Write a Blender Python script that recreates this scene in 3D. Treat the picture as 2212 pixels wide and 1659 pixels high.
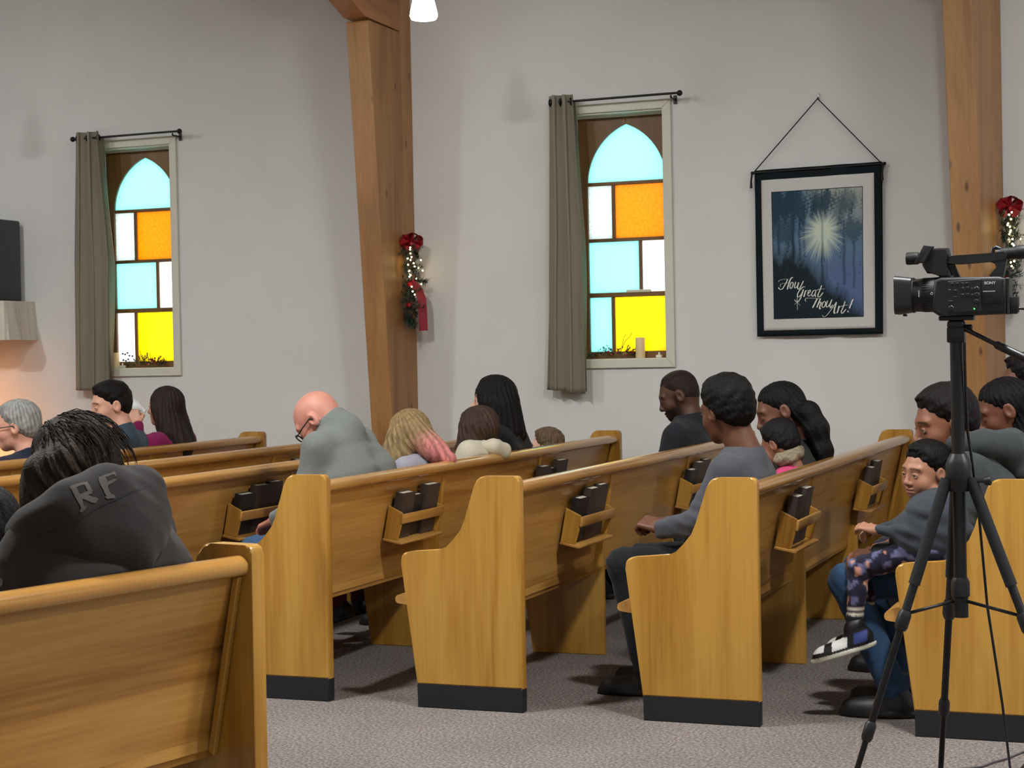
import bpy, bmesh, math, random
import numpy as np
from mathutils import Vector, Matrix

for _o in list(bpy.data.objects):
    bpy.data.objects.remove(_o, do_unlink=True)
SC = bpy.context.scene
COL = SC.collection

# ------------------------------------------------------------------ camera
YAW, PITCH, ROLL, FPX, CAMH = 0.3696, -0.0149, -0.0197, 3754.4, 1.3529
def camera():
    f = Vector((-math.sin(YAW)*math.cos(PITCH), math.cos(YAW)*math.cos(PITCH), math.sin(PITCH)))
    r = Vector((math.cos(YAW), math.sin(YAW), 0)); u = r.cross(f)
    c, s = math.cos(ROLL), math.sin(ROLL)
    R, U = c*r+s*u, -s*r+c*u
    cd = bpy.data.cameras.new('camera'); cd.sensor_width = 36; cd.lens = FPX/2212*36
    cd.clip_start = .05; cd.clip_end = 200
    co = bpy.data.objects.new('camera', cd); COL.objects.link(co)
    m = Matrix((R, U, -f)).transposed().to_4x4(); m.translation = (0, 0, CAMH)
    co.matrix_world = m
    SC.camera = co
camera()

# ------------------------------------------------------------------ world, exposure
W = bpy.data.worlds.new('overcast_sky'); SC.world = W; W.use_nodes = True
_bg = W.node_tree.nodes['Background']
_bg.inputs['Color'].default_value = (0.95, 0.98, 1.0, 1); _bg.inputs['Strength'].default_value = 3.0
SC.view_settings.view_transform = 'Standard'; SC.view_settings.look = 'None'
SC.view_settings.gamma = 1; SC.view_settings.use_curve_mapping = False
SC.view_settings.exposure = 0.30
RIDGE_LAMP = 430.0      # emission strength of the lamps over the aisle, above the picture
SIDE_LAMP = 42.0        # emission strength of the frosted pendants, all alike

# ------------------------------------------------------------------ helpers
def lin(h):
    if isinstance(h, (tuple, list)): v = [x/255 for x in h]
    else: v = [int(h[i:i+2], 16)/255 for i in (0, 2, 4)]
    return tuple(x/12.92 if x <= .04045 else ((x+.055)/1.055)**2.4 for x in v)
MATS = {}
def newmat(name):
    m = bpy.data.materials.new(name); m.use_nodes = True
    nt = m.node_tree; b = nt.nodes['Principled BSDF']
    MATS[name] = m
    return m, nt, b
def mat(name, col, rough=.5, metal=0., noise=0., nscale=30., bump=0., bscale=80., stretch=(1,1,1), spec=.5, vcol=False, sheen=0., coat=0.):
    """plain procedural material: colour with noise mottling and fine bump"""
    if name in MATS: return MATS[name]
    m, nt, b = newmat(name)
    c = lin(col)
    N = nt.nodes; L = nt.links
    b.inputs['Roughness'].default_value = rough; b.inputs['Metallic'].default_value = metal
    b.inputs['Specular IOR Level'].default_value = spec
    b.inputs['Sheen Weight'].default_value = sheen
    b.inputs['Coat Weight'].default_value = coat
    tc = N.new('ShaderNodeTexCoord'); mp = N.new('ShaderNodeMapping'); mp.inputs['Scale'].default_value = stretch
    L.new(tc.outputs['Object'], mp.inputs['Vector'])
    src = None
    if vcol:
        a = N.new('ShaderNodeVertexColor'); a.layer_name = 'Col'; src = a.outputs['Color']
    if noise > 0:
        n = N.new('ShaderNodeTexNoise'); n.inputs['Scale'].default_value = nscale; n.inputs['Detail'].default_value = 6
        L.new(mp.outputs['Vector'], n.inputs['Vector'])
        r = N.new('ShaderNodeMapRange'); r.inputs[1].default_value = .3; r.inputs[2].default_value = .7
        r.inputs[3].default_value = 1-noise; r.inputs[4].default_value = 1+noise
        L.new(n.outputs['Fac'], r.inputs[0])
        x = N.new('ShaderNodeMix'); x.data_type = 'RGBA'; x.blend_type = 'MULTIPLY'; x.inputs[0].default_value = 1
        if src is None: x.inputs[6].default_value = (*c, 1)
        else: L.new(src, x.inputs[6])
        L.new(r.outputs[0], x.inputs[7]); L.new(x.outputs[2], b.inputs['Base Color'])
    elif src is not None: L.new(src, b.inputs['Base Color'])
    else: b.inputs['Base Color'].default_value = (*c, 1)
    if bump > 0:
        n2 = N.new('ShaderNodeTexNoise'); n2.inputs['Scale'].default_value = bscale; n2.inputs['Detail'].default_value = 5
        L.new(mp.outputs['Vector'], n2.inputs['Vector'])
        bp = N.new('ShaderNodeBump'); bp.inputs['Strength'].default_value = bump; bp.inputs['Distance'].default_value = .01
        L.new(n2.outputs['Fac'], bp.inputs['Height']); L.new(bp.outputs['Normal'], b.inputs['Normal'])
    return m
def emit(name, col, s):
    if name in MATS: return MATS[name]
    m, nt, b = newmat(name)
    b.inputs['Base Color'].default_value = (*lin(col), 1)
    b.inputs['Emission Color'].default_value = (*lin(col), 1); b.inputs['Emission Strength'].default_value = s
    return m
def wood(name, dark, mid, light, grain, rough=.35, scale=1., knots=False, contrast=1.):
    """wood with the grain running along axis 'x', 'y' or 'z' of the object"""
    m, nt, b = newmat(name); N = nt.nodes; L = nt.links
    tc = N.new('ShaderNodeTexCoord'); oi = N.new('ShaderNodeObjectInfo')
    ad = N.new('ShaderNodeVectorMath'); ad.operation = 'MULTIPLY_ADD'
    cb = N.new('ShaderNodeCombineXYZ')
    for i in range(3): L.new(oi.outputs['Random'], cb.inputs[i])
    L.new(cb.outputs[0], ad.inputs[0]); ad.inputs[1].default_value = (7.3, 11.7, 5.1); L.new(tc.outputs['Object'], ad.inputs[2])
    sc = {'x': (.9, 9, 9), 'y': (9, .9, 9), 'z': (9, 9, .9)}[grain]
    mp = N.new('ShaderNodeMapping'); mp.inputs['Scale'].default_value = [s*scale for s in sc]
    L.new(ad.outputs[0], mp.inputs['Vector'])
    n1 = N.new('ShaderNodeTexNoise'); n1.inputs['Scale'].default_value = .8; n1.inputs['Detail'].default_value = 3; n1.inputs['Distortion'].default_value = .6
    L.new(mp.outputs[0], n1.inputs['Vector'])
    # growth rings = saw of the noise field
    mu = N.new('ShaderNodeMath'); mu.operation = 'MULTIPLY'; mu.inputs[1].default_value = 14
    L.new(n1.outputs['Fac'], mu.inputs[0])
    sn = N.new('ShaderNodeMath'); sn.operation = 'SINE'; L.new(mu.outputs[0], sn.inputs[0])
    mp2 = N.new('ShaderNodeMapping'); mp2.inputs['Scale'].default_value = [s*scale for s in {'x': (2.5, 70, 70), 'y': (70, 2.5, 70), 'z': (70, 70, 2.5)}[grain]]
    L.new(ad.outputs[0], mp2.inputs['Vector'])
    n2 = N.new('ShaderNodeTexNoise'); n2.inputs['Scale'].default_value = 1.2; n2.inputs['Detail'].default_value = 4
    L.new(mp2.outputs[0], n2.inputs['Vector'])
    a1 = N.new('ShaderNodeMath'); a1.operation = 'MULTIPLY_ADD'; a1.inputs[1].default_value = .10*contrast
    L.new(sn.outputs[0], a1.inputs[0])
    a2 = N.new('ShaderNodeMath'); a2.operation = 'MULTIPLY_ADD'; a2.inputs[1].default_value = .35*contrast; a2.inputs[2].default_value = .33
    L.new(n2.outputs['Fac'], a2.inputs[0]); L.new(a2.outputs[0], a1.inputs[2])
    n3 = N.new('ShaderNodeTexNoise'); n3.inputs['Scale'].default_value = .45; n3.inputs['Detail'].default_value = 2
    L.new(mp.outputs[0], n3.inputs['Vector'])
    a3 = N.new('ShaderNodeMath'); a3.operation = 'MULTIPLY_ADD'; a3.inputs[1].default_value = .5*contrast
    L.new(n3.outputs['Fac'], a3.inputs[0]); L.new(a1.outputs[0], a3.inputs[2])
    a4 = N.new('ShaderNodeMath'); a4.operation = 'SUBTRACT'; a4.inputs[1].default_value = .25*contrast; L.new(a3.outputs[0], a4.inputs[0])
    cr = N.new('ShaderNodeValToRGB'); e = cr.color_ramp.elements
    e[0].position = .18; e[0].color = (*lin(dark), 1); e[1].position = .82; e[1].color = (*lin(light), 1)
    k = cr.color_ramp.elements.new(.5); k.color = (*lin(mid), 1)
    L.new(a4.outputs[0], cr.inputs[0])
    out = cr.outputs[0]
    if knots:
        mpk = N.new('ShaderNodeMapping'); mpk.inputs['Scale'].default_value = {'x': (3.4, 9, 9), 'y': (9, 3.4, 9), 'z': (9, 9, 3.4)}[grain]
        L.new(ad.outputs[0], mpk.inputs['Vector'])
        v = N.new('ShaderNodeTexVoronoi'); v.inputs['Scale'].default_value = 1.; L.new(mpk.outputs[0], v.inputs['Vector'])
        kr = N.new('ShaderNodeValToRGB'); kr.color_ramp.elements[0].position = .05; kr.color_ramp.elements[0].color = (.12, .1, .09, 1)
        kr.color_ramp.elements[1].position = .13; kr.color_ramp.elements[1].color = (1, 1, 1, 1)
        L.new(v.outputs['Distance'], kr.inputs[0])
        x = N.new('ShaderNodeMix'); x.data_type = 'RGBA'; x.blend_type = 'MULTIPLY'; x.inputs[0].default_value = .8
        L.new(out, x.inputs[6]); L.new(kr.outputs[0], x.inputs[7]); out = x.outputs[2]
    L.new(out, b.inputs['Base Color'])
    b.inputs['Roughness'].default_value = rough
    bp = N.new('ShaderNodeBump'); bp.inputs['Strength'].default_value = .06; bp.inputs['Distance'].default_value = .004
    L.new(n2.outputs['Fac'], bp.inputs['Height']); L.new(bp.outputs['Normal'], b.inputs['Normal'])
    return m

def flat_caps(me):
    for p in me.polygons:
        if p.loop_total > 6: p.use_smooth = False
def obj(name, me, material=None, parent=None, smooth=None):
    if isinstance(me, bmesh.types.BMesh):
        bm = me; me = bpy.data.meshes.new(name)
        bmesh.ops.recalc_face_normals(bm, faces=bm.faces)
        bm.to_mesh(me); bm.free()
    if material is not None and len(me.materials) == 0: me.materials.append(material)
    if smooth is not None:
        me.polygons.foreach_set('use_smooth', [True]*len(me.polygons))
        if smooth is not True:
            me.set_sharp_from_angle(angle=math.radians(smooth)); flat_caps(me)
    o = bpy.data.objects.new(name, me); COL.objects.link(o)
    if parent is not None: o.parent = parent
    return o
def empty(name, loc=(0,0,0), rz=0., parent=None):
    o = bpy.data.objects.new(name, None); COL.objects.link(o)
    o.location = loc; o.rotation_euler = (0, 0, rz); o.empty_display_size = .1
    if parent is not None: o.parent = parent
    return o
def tag(o, label=None, cat=None, group=None, kind=None):
    if label: o['label'] = label
    if cat: o['category'] = cat
    if group: o['group'] = group
    if kind: o['kind'] = kind
    return o
def copy_tree(o, parent=None):
    c = o.copy(); COL.objects.link(c)
    if parent is not None: c.parent = parent
    for ch in o.children: copy_tree(ch, c)
    return c
def B(): return bmesh.new()
def box(bm, x0, x1, y0, y1, z0, z1, bev=0., seg=2, M=None):
    r = bmesh.ops.create_cube(bm, size=1)['verts']
    for v in r:
        v.co = Vector((x0+(v.co.x+.5)*(x1-x0), y0+(v.co.y+.5)*(y1-y0), z0+(v.co.z+.5)*(z1-z0)))
    if bev > 0:
        es = list({e for v in r for e in v.link_edges})
        nv = bmesh.ops.bevel(bm, geom=es, offset=bev, segments=seg, affect='EDGES', profile=.5)['verts']
        r = list(set([v for v in r if v.is_valid]+nv))
    if M is not None: bmesh.ops.transform(bm, matrix=M, verts=r)
    return bm
def prism(bm, prof, a0, a1, axis='y', bev=0., seg=2, M=None):
    """closed profile extruded along an axis; profile pairs are the two other axes in order"""
    def pt(p, a):
        return {'y': (p[0], a, p[1]), 'x': (a, p[0], p[1]), 'z': (p[0], p[1], a)}[axis]
    v0 = [bm.verts.new(pt(p, a0)) for p in prof]; v1 = [bm.verts.new(pt(p, a1)) for p in prof]
    n = len(prof); caps = [bm.faces.new(v0[::-1]), bm.faces.new(v1)]
    for i in range(n): bm.faces.new((v0[i], v0[(i+1)%n], v1[(i+1)%n], v1[i]))
    vs = v0+v1
    if bev > 0:
        es = list({e for f in caps for e in f.edges})
        nv = bmesh.ops.bevel(bm, geom=es, offset=bev, segments=seg, affect='EDGES', profile=.5)['verts']
        vs = list(set([v for v in vs if v.is_valid]+nv))
    if M is not None: bmesh.ops.transform(bm, matrix=M, verts=vs)
    return bm
def tube(bm, pts, r, n=10, cap=True, closed=False):
    """round tube through points, r a number or a list"""
    pts = [Vector(p) for p in pts]; k = len(pts)
    rs = r if isinstance(r, (list, tuple)) else [r]*k
    rings = []; up = None
    for i, p in enumerate(pts):
        if closed: t = (pts[(i+1)%k]-pts[i-1]).normalized()
        else: t = (pts[min(i+1, k-1)]-pts[max(i-1, 0)]).normalized()
        if up is None:
            up = Vector((0,0,1)) if abs(t.z) < .9 else Vector((1,0,0))
        a = t.cross(up)
        if a.length < 1e-5: a = t.cross(Vector((0,1,0)))
        a.normalize(); b = a.cross(t).normalized(); up = b
        rings.append([bm.verts.new(p+rs[i]*(math.cos(2*math.pi*j/n)*a+math.sin(2*math.pi*j/n)*b)) for j in range(n)])
    for i in range(k if closed else k-1):
        A, Bq = rings[i], rings[(i+1)%k]
        for j in range(n): bm.faces.new((A[j], A[(j+1)%n], Bq[(j+1)%n], Bq[j]))
    if cap and not closed:
        bm.faces.new(rings[0][::-1]); bm.faces.new(rings[-1])
    return bm
def lathe(bm, prof, c=(0,0,0), n=20, M=None, cap=True):
    """profile of (radius, height) turned about z"""
    rings = []; vs = []
    for (r, z) in prof:
        ring = [bm.verts.new((c[0]+r*math.cos(2*math.pi*j/n), c[1]+r*math.sin(2*math.pi*j/n), c[2]+z)) for j in range(n)]
        rings.append(ring); vs += ring
    for A, Bq in zip(rings, rings[1:]):
        for j in range(n): bm.faces.new((A[j], A[(j+1)%n], Bq[(j+1)%n], Bq[j]))
    if cap:
        bm.faces.new(rings[0][::-1]); bm.faces.new(rings[-1])
    if M is not None: bmesh.ops.transform(bm, matrix=M, verts=vs)
    return bm
def ball(bm, c, r, n=10, s=(1,1,1), M=None):
    v = bmesh.ops.create_uvsphere(bm, u_segments=n, v_segments=max(4, n*2//3), radius=r)['verts']
    for q in v: q.co = Vector((q.co.x*s[0], q.co.y*s[1], q.co.z*s[2]))
    if M is not None: bmesh.ops.transform(bm, matrix=M, verts=v)
    bmesh.ops.translate(bm, vec=Vector(c), verts=v)
    return bm
def grid_mesh(name, P, cols=None):
    """mesh from an (n, m, 3) array of points"""
    n, m = P.shape[:2]
    idx = np.arange(n*m).reshape(n, m)
    F = np.stack([idx[:-1,:-1], idx[1:,:-1], idx[1:,1:], idx[:-1,1:]], -1).reshape(-1, 4)
    return np_mesh(name, P.reshape(-1, 3), F, cols)
def np_mesh(name, V, F, cols=None):
    me = bpy.data.meshes.new(name)
    me.vertices.add(len(V)); me.vertices.foreach_set('co', np.asarray(V, np.float32).ravel())
    F = np.asarray(F, np.int32); k = F.shape[1]
    me.loops.add(F.size); me.loops.foreach_set('vertex_index', F.ravel())
    me.polygons.add(len(F)); me.polygons.foreach_set('loop_start', np.arange(0, F.size, k, dtype=np.int32))
    me.polygons.foreach_set('loop_total', np.full(len(F), k, np.int32))
    me.update(calc_edges=True); me.validate()
    if cols is not None:
        a = me.color_attributes.new('Col', 'FLOAT_COLOR', 'POINT')
        c = np.ones((len(V), 4), np.float32); c[:, :3] = np.asarray(cols).reshape(-1, 3)
        a.data.foreach_set('color', c.ravel())
    return me
def rounded(pts, n=5):
    """polygon with rounded corners: pts = [(x, z, radius)]"""
    out = []; k = len(pts)
    for i in range(k):
        x, z, r = pts[i]; p = Vector((x, z))
        if r <= 0: out.append((x, z)); continue
        a = Vector(pts[i-1][:2]); b = Vector(pts[(i+1)%k][:2])
        da, db = (a-p), (b-p); r2 = min(r, da.length*.49, db.length*.49)
        A, Bq = p+da.normalized()*r2, p+db.normalized()*r2
        for j in range(n+1):
            t = j/n; q = (1-t)**2*A+2*t*(1-t)*p+t*t*Bq; out.append((q.x, q.y))
    return out

# ------------------------------------------------------------------ materials of the place
M_WALL = mat('painted_wall', 'd0cfcc', .85, noise=.025, nscale=2.5, bump=.08, bscale=180)
M_CEIL = mat('ceiling_white', 'd8d4cc', .9, noise=.02, nscale=4)
M_TRIM = mat('window_trim_paint', 'c9c7b8', .5, noise=.03, nscale=8)
M_SASH = wood('sash_wood', '4a3217', '6b4a22', '80592a', 'z', .5)
M_OAKV = wood('oak_upright', '774e1e', 'a0722b', 'b2863c', 'z', .27, contrast=1.45)
M_OAKY = wood('oak_lengthwise', '784f22', 'a67637', 'ba8c49', 'y', .27, contrast=1.45)
M_RAIL = wood('oak_rail', '784f22', 'a67637', 'ba8c49', 'y', .2)
M_RAIL.node_tree.nodes['Principled BSDF'].inputs['Coat Weight'].default_value = .5
M_RAIL.node_tree.nodes['Principled BSDF'].inputs['Coat Roughness'].default_value = .12
M_POST = wood('glulam_fir', '70492a', '93673a', 'ab7f4c', 'z', .45, knots=True)
M_PLINTH = mat('black_plinth', '0f1014', .55, noise=.15, nscale=14)
M_BLACK = mat('black_plastic', '0c0c0e', .42, noise=.1, nscale=40)
M_BLACKM = mat('black_metal', '0b0b0c', .35, metal=.3)
M_GREYM = mat('grey_metal', '26282b', .4, metal=.5)
M_PAGE = mat('page_block', 'd9d2bf', .8, noise=.12, nscale=60, stretch=(1, 1, 8))
M_COVER1 = mat('brown_book_cloth', '3b302a', .6, noise=.1, nscale=25, bump=.1, bscale=300)
M_COVER2 = mat('black_book_cloth', '17191d', .5, noise=.1, nscale=25, bump=.1, bscale=300)
def carpet():
    m, nt, b = newmat('carpet'); N = nt.nodes; L = nt.links
    tc = N.new('ShaderNodeTexCoord')
    n1 = N.new('ShaderNodeTexNoise'); n1.inputs['Scale'].default_value = 90; n1.inputs['Detail'].default_value = 4
    n2 = N.new('ShaderNodeTexNoise'); n2.inputs['Scale'].default_value = 2.2; n2.inputs['Detail'].default_value = 3
    for n in (n1, n2): L.new(tc.outputs['Object'], n.inputs['Vector'])
    cr = N.new('ShaderNodeValToRGB'); e = cr.color_ramp.elements
    e[0].position = .33; e[0].color = (*lin('504844'), 1); e[1].position = .68; e[1].color = (*lin('8a827e'), 1)
    k = e.new(.5); k.color = (*lin('6e6662'), 1)
    L.new(n1.outputs['Fac'], cr.inputs[0])
    x = N.new('ShaderNodeMix'); x.data_type = 'RGBA'; x.blend_type = 'MULTIPLY'; x.inputs[0].default_value = 1
    r = N.new('ShaderNodeMapRange'); r.inputs[1].default_value = .3; r.inputs[2].default_value = .7; r.inputs[3].default_value = .9; r.inputs[4].default_value = 1.08
    L.new(n2.outputs['Fac'], r.inputs[0]); L.new(cr.outputs[0], x.inputs[6]); L.new(r.outputs[0], x.inputs[7])
    L.new(x.outputs[2], b.inputs['Base Color']); b.inputs['Roughness'].default_value = .95; b.inputs['Specular IOR Level'].default_value = .1
    bp = N.new('ShaderNodeBump'); bp.inputs['Strength'].default_value = .5; bp.inputs['Distance'].default_value = .006
    L.new(n1.outputs['Fac'], bp.inputs['Height']); L.new(bp.outputs['Normal'], b.inputs['Normal'])
    return m
M_CARPET = carpet()

# ------------------------------------------------------------------ room shell
YW = 10.35                     # inner face of the window wall
XL, XR, YN = -11.0, 4.5, -1.2
ZW, ZR, YR = 4.25, 6.4, 4.6    # eaves, ridge
WIN = [(-3.575, -2.98), (-3.575-3.521, -2.98-3.521)]; WZ = (1.333, 2.873)
def shell():
    bm = B(); box(bm, XL-.2, XR+.2, YN-.2, YW+.2, -.12, 0)
    tag(obj('floor', bm, M_CARPET), 'grey mauve speckled carpet floor', None, kind='structure')
    bm = B(); xs = [XL-.2, WIN[1][0], WIN[1][1], WIN[0][0], WIN[0][1], XR+.2]
    for i in (0, 2, 4): box(bm, xs[i], xs[i+1], YW, YW+.2, 0, ZW+.2)
    for i in (1, 3):
        box(bm, xs[i], xs[i+1], YW, YW+.2, 0, WZ[0]); box(bm, xs[i], xs[i+1], YW, YW+.2, WZ[1], ZW+.2)
    bmesh.ops.remove_doubles(bm, verts=bm.verts, dist=1e-4)
    tag(obj('wall_back', bm, M_WALL), 'pale painted side wall with two stained glass windows', kind='structure')
    bm = B(); box(bm, XL-.2, XR+.2, YN-.2, YN, 0, ZW+.2); tag(obj('wall_front', bm, M_WALL), kind='structure')
    gable = [(YN, 0), (YW, 0), (YW, ZW), (YR, ZR+.2), (YN, ZW)]
    bm = B(); prism(bm, gable, XL-.2, XL, 'x'); tag(obj('wall_left', bm, M_WALL), kind='structure')
    bm = B(); prism(bm, gable, XR, XR+.2, 'x'); tag(obj('wall_right', bm, M_WALL), kind='structure')
    bm = B(); prism(bm, [(YW+.2, ZW-.07), (YW+.2, ZW+.13), (YR, ZR+.2), (YR, ZR)], XL-.2, XR+.2, 'x'); tag(obj('ceiling', bm, M_CEIL), kind='structure')
    bm = B(); prism(bm, [(YN-.2, ZW-.07), (YN-.2, ZW+.13), (YR, ZR+.2), (YR, ZR)], XL-.2, XR+.2, 'x'); tag(obj('ceiling', bm, M_CEIL), kind='structure')
    bm = B(); box(bm, XL, -4.83, YW-.014, YW, 0, .09); box(bm, -4.65, -1.12, YW-.014, YW, 0, .09); box(bm, -.9, XR, YW-.014, YW, 0, .09)
    tag(obj('baseboard_back', bm, M_TRIM), kind='structure')
    # faint vertical drywall seam
    bm = B(); box(bm, -7.155, -7.151, YW-.0012, YW+.001, 2.9, ZW)
    tag(obj('trim_1', bm, M_WALL), kind='structure')
shell()

# ------------------------------------------------------------------ laminated arch posts
def arch_post(n, xr, rz, width, label, kneez=3.455):
    e = empty('arch_post', (xr, YW-.002-(.027 if rz else 0), 0), rz)
    d0, d1 = .312, .645
    # lamination boards of the leg, profile in (y, z); board split parallel to the wall side
    leg_out = rounded([(-d0, 0, 0), (-.162, 0, 0), (-.162, kneez, 0), (-d1, kneez, .02)], 3)
    bm = B(); prism(bm, leg_out, -width, 0, 'x', .004, 1); obj('inner_lamination', bm, M_POST, e, 40)
    bm = B(); prism(bm, [(-.162, 0), (0, 0), (0, 4.2), (-.162, 4.28)], -width, -.003, 'x', .003, 1); obj('outer_lamination', bm, M_POST, e, 40)
    slope = .36
    y2 = -5.7
    hb = kneez+.008
    bm = B(); prism(bm, [(-.164, hb-.0), (-d1-.03, hb+.01), (y2, hb+.01+(-d1-.03-y2)*slope), (y2, hb+.55+(-d1-.03-y2)*slope), (-.164, 4.3)], -width-.004, -.002, 'x', .004, 1)
    obj('rafter', bm, wood('rafter_fir'+str(n), '6e4322', '96633a', 'ab7a4c', 'y', .45, knots=True), e, 40)
    tag(e, label, 'post', 'laminated wooden arch posts')
arch_post(1, -4.665, 0, .15, 'tapered laminated wooden arch post between the two stained glass windows')
arch_post(2, -.955, math.radians(-9), .16, 'tapered laminated wooden arch post beside the black hanging banner')

# ------------------------------------------------------------------ windows
def glass(name, col, mott, trans=1.):
    m, nt, b = newmat(name); N = nt.nodes; L = nt.links
    N.remove(b); out = N['Material Output']
    tc = N.new('ShaderNodeTexCoord'); n = N.new('ShaderNodeTexNoise'); n.inputs['Scale'].default_value = 55; n.inputs['Detail'].default_value = 3
    L.new(tc.outputs['Object'], n.inputs['Vector'])
    r = N.new('ShaderNodeMapRange'); r.inputs[1].default_value = .35; r.inputs[2].default_value = .65; r.inputs[3].default_value = 1-mott; r.inputs[4].default_value = 1.
    L.new(n.outputs['Fac'], r.inputs[0])
    x = N.new('ShaderNodeMix'); x.data_type = 'RGBA'; x.blend_type = 'MULTIPLY'; x.inputs[0].default_value = 1
    x.inputs[6].default_value = (*lin(col), 1); L.new(r.outputs[0], x.inputs[7])
    t = N.new('ShaderNodeBsdfTranslucent'); L.new(x.outputs[2], t.inputs['Color'])
    g = N.new('ShaderNodeBsdfGlossy'); g.inputs['Roughness'].default_value = .25
    mx = N.new('ShaderNodeMixShader'); mx.inputs[0].default_value = .05
    L.new(t.outputs[0], mx.inputs[1]); L.new(g.outputs[0], mx.inputs[2]); L.new(mx.outputs[0], out.inputs['Surface'])
    return m
G_CLEAR = bpy.data.materials.new('clear_outer_face'); G_CLEAR.use_nodes = True
_n = G_CLEAR.node_tree; _n.nodes.remove(_n.nodes['Principled BSDF']); _t = _n.nodes.new('ShaderNodeBsdfTransparent'); _n.links.new(_t.outputs[0], _n.nodes['Material Output'].inputs['Surface'])
G = dict(cyan=glass('cyan_glass', (122, 212, 206), .05), white=glass('white_glass', (236, 240, 238), .03), grey=glass('grey_white_glass', (170, 186, 182), .25),
         orange=glass('orange_glass', (214, 112, 0), .25), yellow=glass('yellow_glass', (232, 190, 2), .3))
def pane(name, prof, y, m, parent, label):
    me = bpy.data.meshes.new(name); n = len(prof)
    V = [(p[0], y, p[1]) for p in prof]+[(p[0], y+.005, p[1]) for p in prof]
    F = [list(range(n)), list(range(2*n-1, n-1, -1))]+[[i, i+n, (i+1)%n+n, (i+1)%n] for i in range(n)]
    me.from_pydata(V, [], F); me.materials.append(m); me.materials.append(G_CLEAR)
    for i, p in enumerate(me.polygons): p.material_index = 0 if i == 0 else 1
    o = obj(name, me, None, parent); o['label'] = label
    return o
def window(n, dx, c_bl, blname):
    w = empty('window_%d' % n, (dx, YW, WZ[0]))
    tag(w, None, None, kind='structure')
    def loc(x, z): return (x, z-WZ[0])
    x0, x1 = WIN[0]; z0, z1 = 0, WZ[1]-WZ[0]; t = .055
    # mitred casing
    for nm, pr in (('casing', [(x0-t, z0-t), (x1+t, z0-t), (x1, z0), (x0, z0)]), ('casing', [(x1+t, z0-t), (x1+t, z1+t), (x1, z1), (x1, z0)]),
                   ('casing', [(x1+t, z1+t), (x0-t, z1+t), (x0, z1), (x1, z1)]), ('casing', [(x0-t, z1+t), (x0-t, z0-t), (x0, z0), (x0, z1)])):
        bm = B(); prism(bm, pr, -.02, .0, 'y', .004, 2); obj(nm, bm, M_TRIM, w)
    # jamb lining, each side a board
    for pr in ([(x0, z0), (x0+.01, z0), (x0+.01, z1), (x0, z1)], [(x1-.006, z0), (x1, z0), (x1, z1), (x1-.006, z1)], [(x0, z1-.01), (x1, z1-.01), (x1, z1), (x0, z1)], [(x0, z0), (x1, z0), (x1, z0+.004), (x0, z0+.004)]):
        bm = B(); prism(bm, pr, .0, .15, 'y'); obj('jamb', bm, M_TRIM, w)
    yg = .11
    # stepped inner stop under the head
    bm = B(); box(bm, x0, x1, yg-.045, yg-.02, z1-.022, z1); obj('stop', bm, M_TRIM, w)
    pl, prr = -3.508, -2.992; zs = [1.381, 1.738, 2.083, 2.438]; apz = 2.807
    zs = [z-WZ[0] for z in zs]; apz -= WZ[0]
    cx = (pl+prr)/2
    def arch(off, nn=14):
        L_ = []
        for i in range(nn+1):
            t_ = i/nn; a = t_*math.pi/2
            # pointed arch: each side an arc whose centre lies past the middle
            hw = (prr-pl)/2+off; h = apz-zs[3]+off
            R = (h*h+hw*hw)/(2*hw); th = math.asin(min(1, h/R)); aa = th*t_
            L_.append((cx-hw+R-R*math.cos(aa)-0, zs[3]+R*math.sin(aa)))
        Rr = [(2*cx-x, z) for x, z in L_[::-1][1:]]
        return L_+Rr
    ar = arch(0)
    # sash: left and right stile, bottom rail, arch head board with cut-out
    yb0, yb1 = yg-.02, yg+.03
    for nm, pr in (('stile', [(x0, z0), (pl, z0), (pl, zs[3]), (x0, zs[3])]), ('stile', [(prr, z0), (x1, z0), (x1, zs[3]), (prr, zs[3])]), ('bottom_rail', [(pl, z0), (prr, z0), (prr, zs[0]), (pl, zs[0])])):
        bm = B(); prism(bm, pr, yb0, yb1, 'y', .003, 1); obj(nm, bm, M_SASH, w)
    half = ar[:15]
    for sgn in (0, 1):
        q = half if sgn == 0 else [(2*cx-x, z) for x, z in half]
        xe = x0 if sgn == 0 else x1
        pr = [(xe, zs[3])]+q+[(cx, z1), (xe, z1)]
        bm = B(); prism(bm, pr, yb0+.004, yb1, 'y', .003, 1); o = obj('arch_board', bm, M_SASH, w)
    t = .011
    def bar(xa, xb, za, zb, th=0.):
        bm = B(); box(bm, xa, xb, yg-.012-th, yg+.02, za, zb, .003, 1); obj('glazing_bar', bm, M_SASH, w)
    bar(pl, prr, zs[3]-t, zs[3]+t); bar(pl, prr, zs[2]-t, zs[2]+t); bar(pl, prr, zs[1]-t*1.3, zs[1]+t*1.3, .012)
    v2, v3, v4 = -3.341, -3.169, -3.355
    bar(v2-t, v2+t, zs[2]+t, zs[3]-t); bar(v3-t, v3+t, zs[1]+t*1.3, zs[2]-t); bar(v4-t, v4+t, zs[0], zs[1]-t*1.3)
    if n == 1:
        bm = B(); box(bm, -3.26, -3.10, yg-.035, yg-.012, zs[1]+.01, zs[1]+.028, .004, 1); obj('sash_lock', bm, M_TRIM, w)
    rc = lambda a, b, c, d: [(a, c), (b, c), (b, d), (a, d)]
    pane('pane', ar, yg, G['cyan'], w, 'pointed pale cyan pane')
    pane('pane', rc(pl, v2-t, zs[2]+t, zs[3]-t), yg, G['grey'], w, 'small grey white pane')
    pane('pane', rc(v2+t, prr, zs[2]+t, zs[3]-t), yg, G['orange'], w, 'orange pane')
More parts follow.
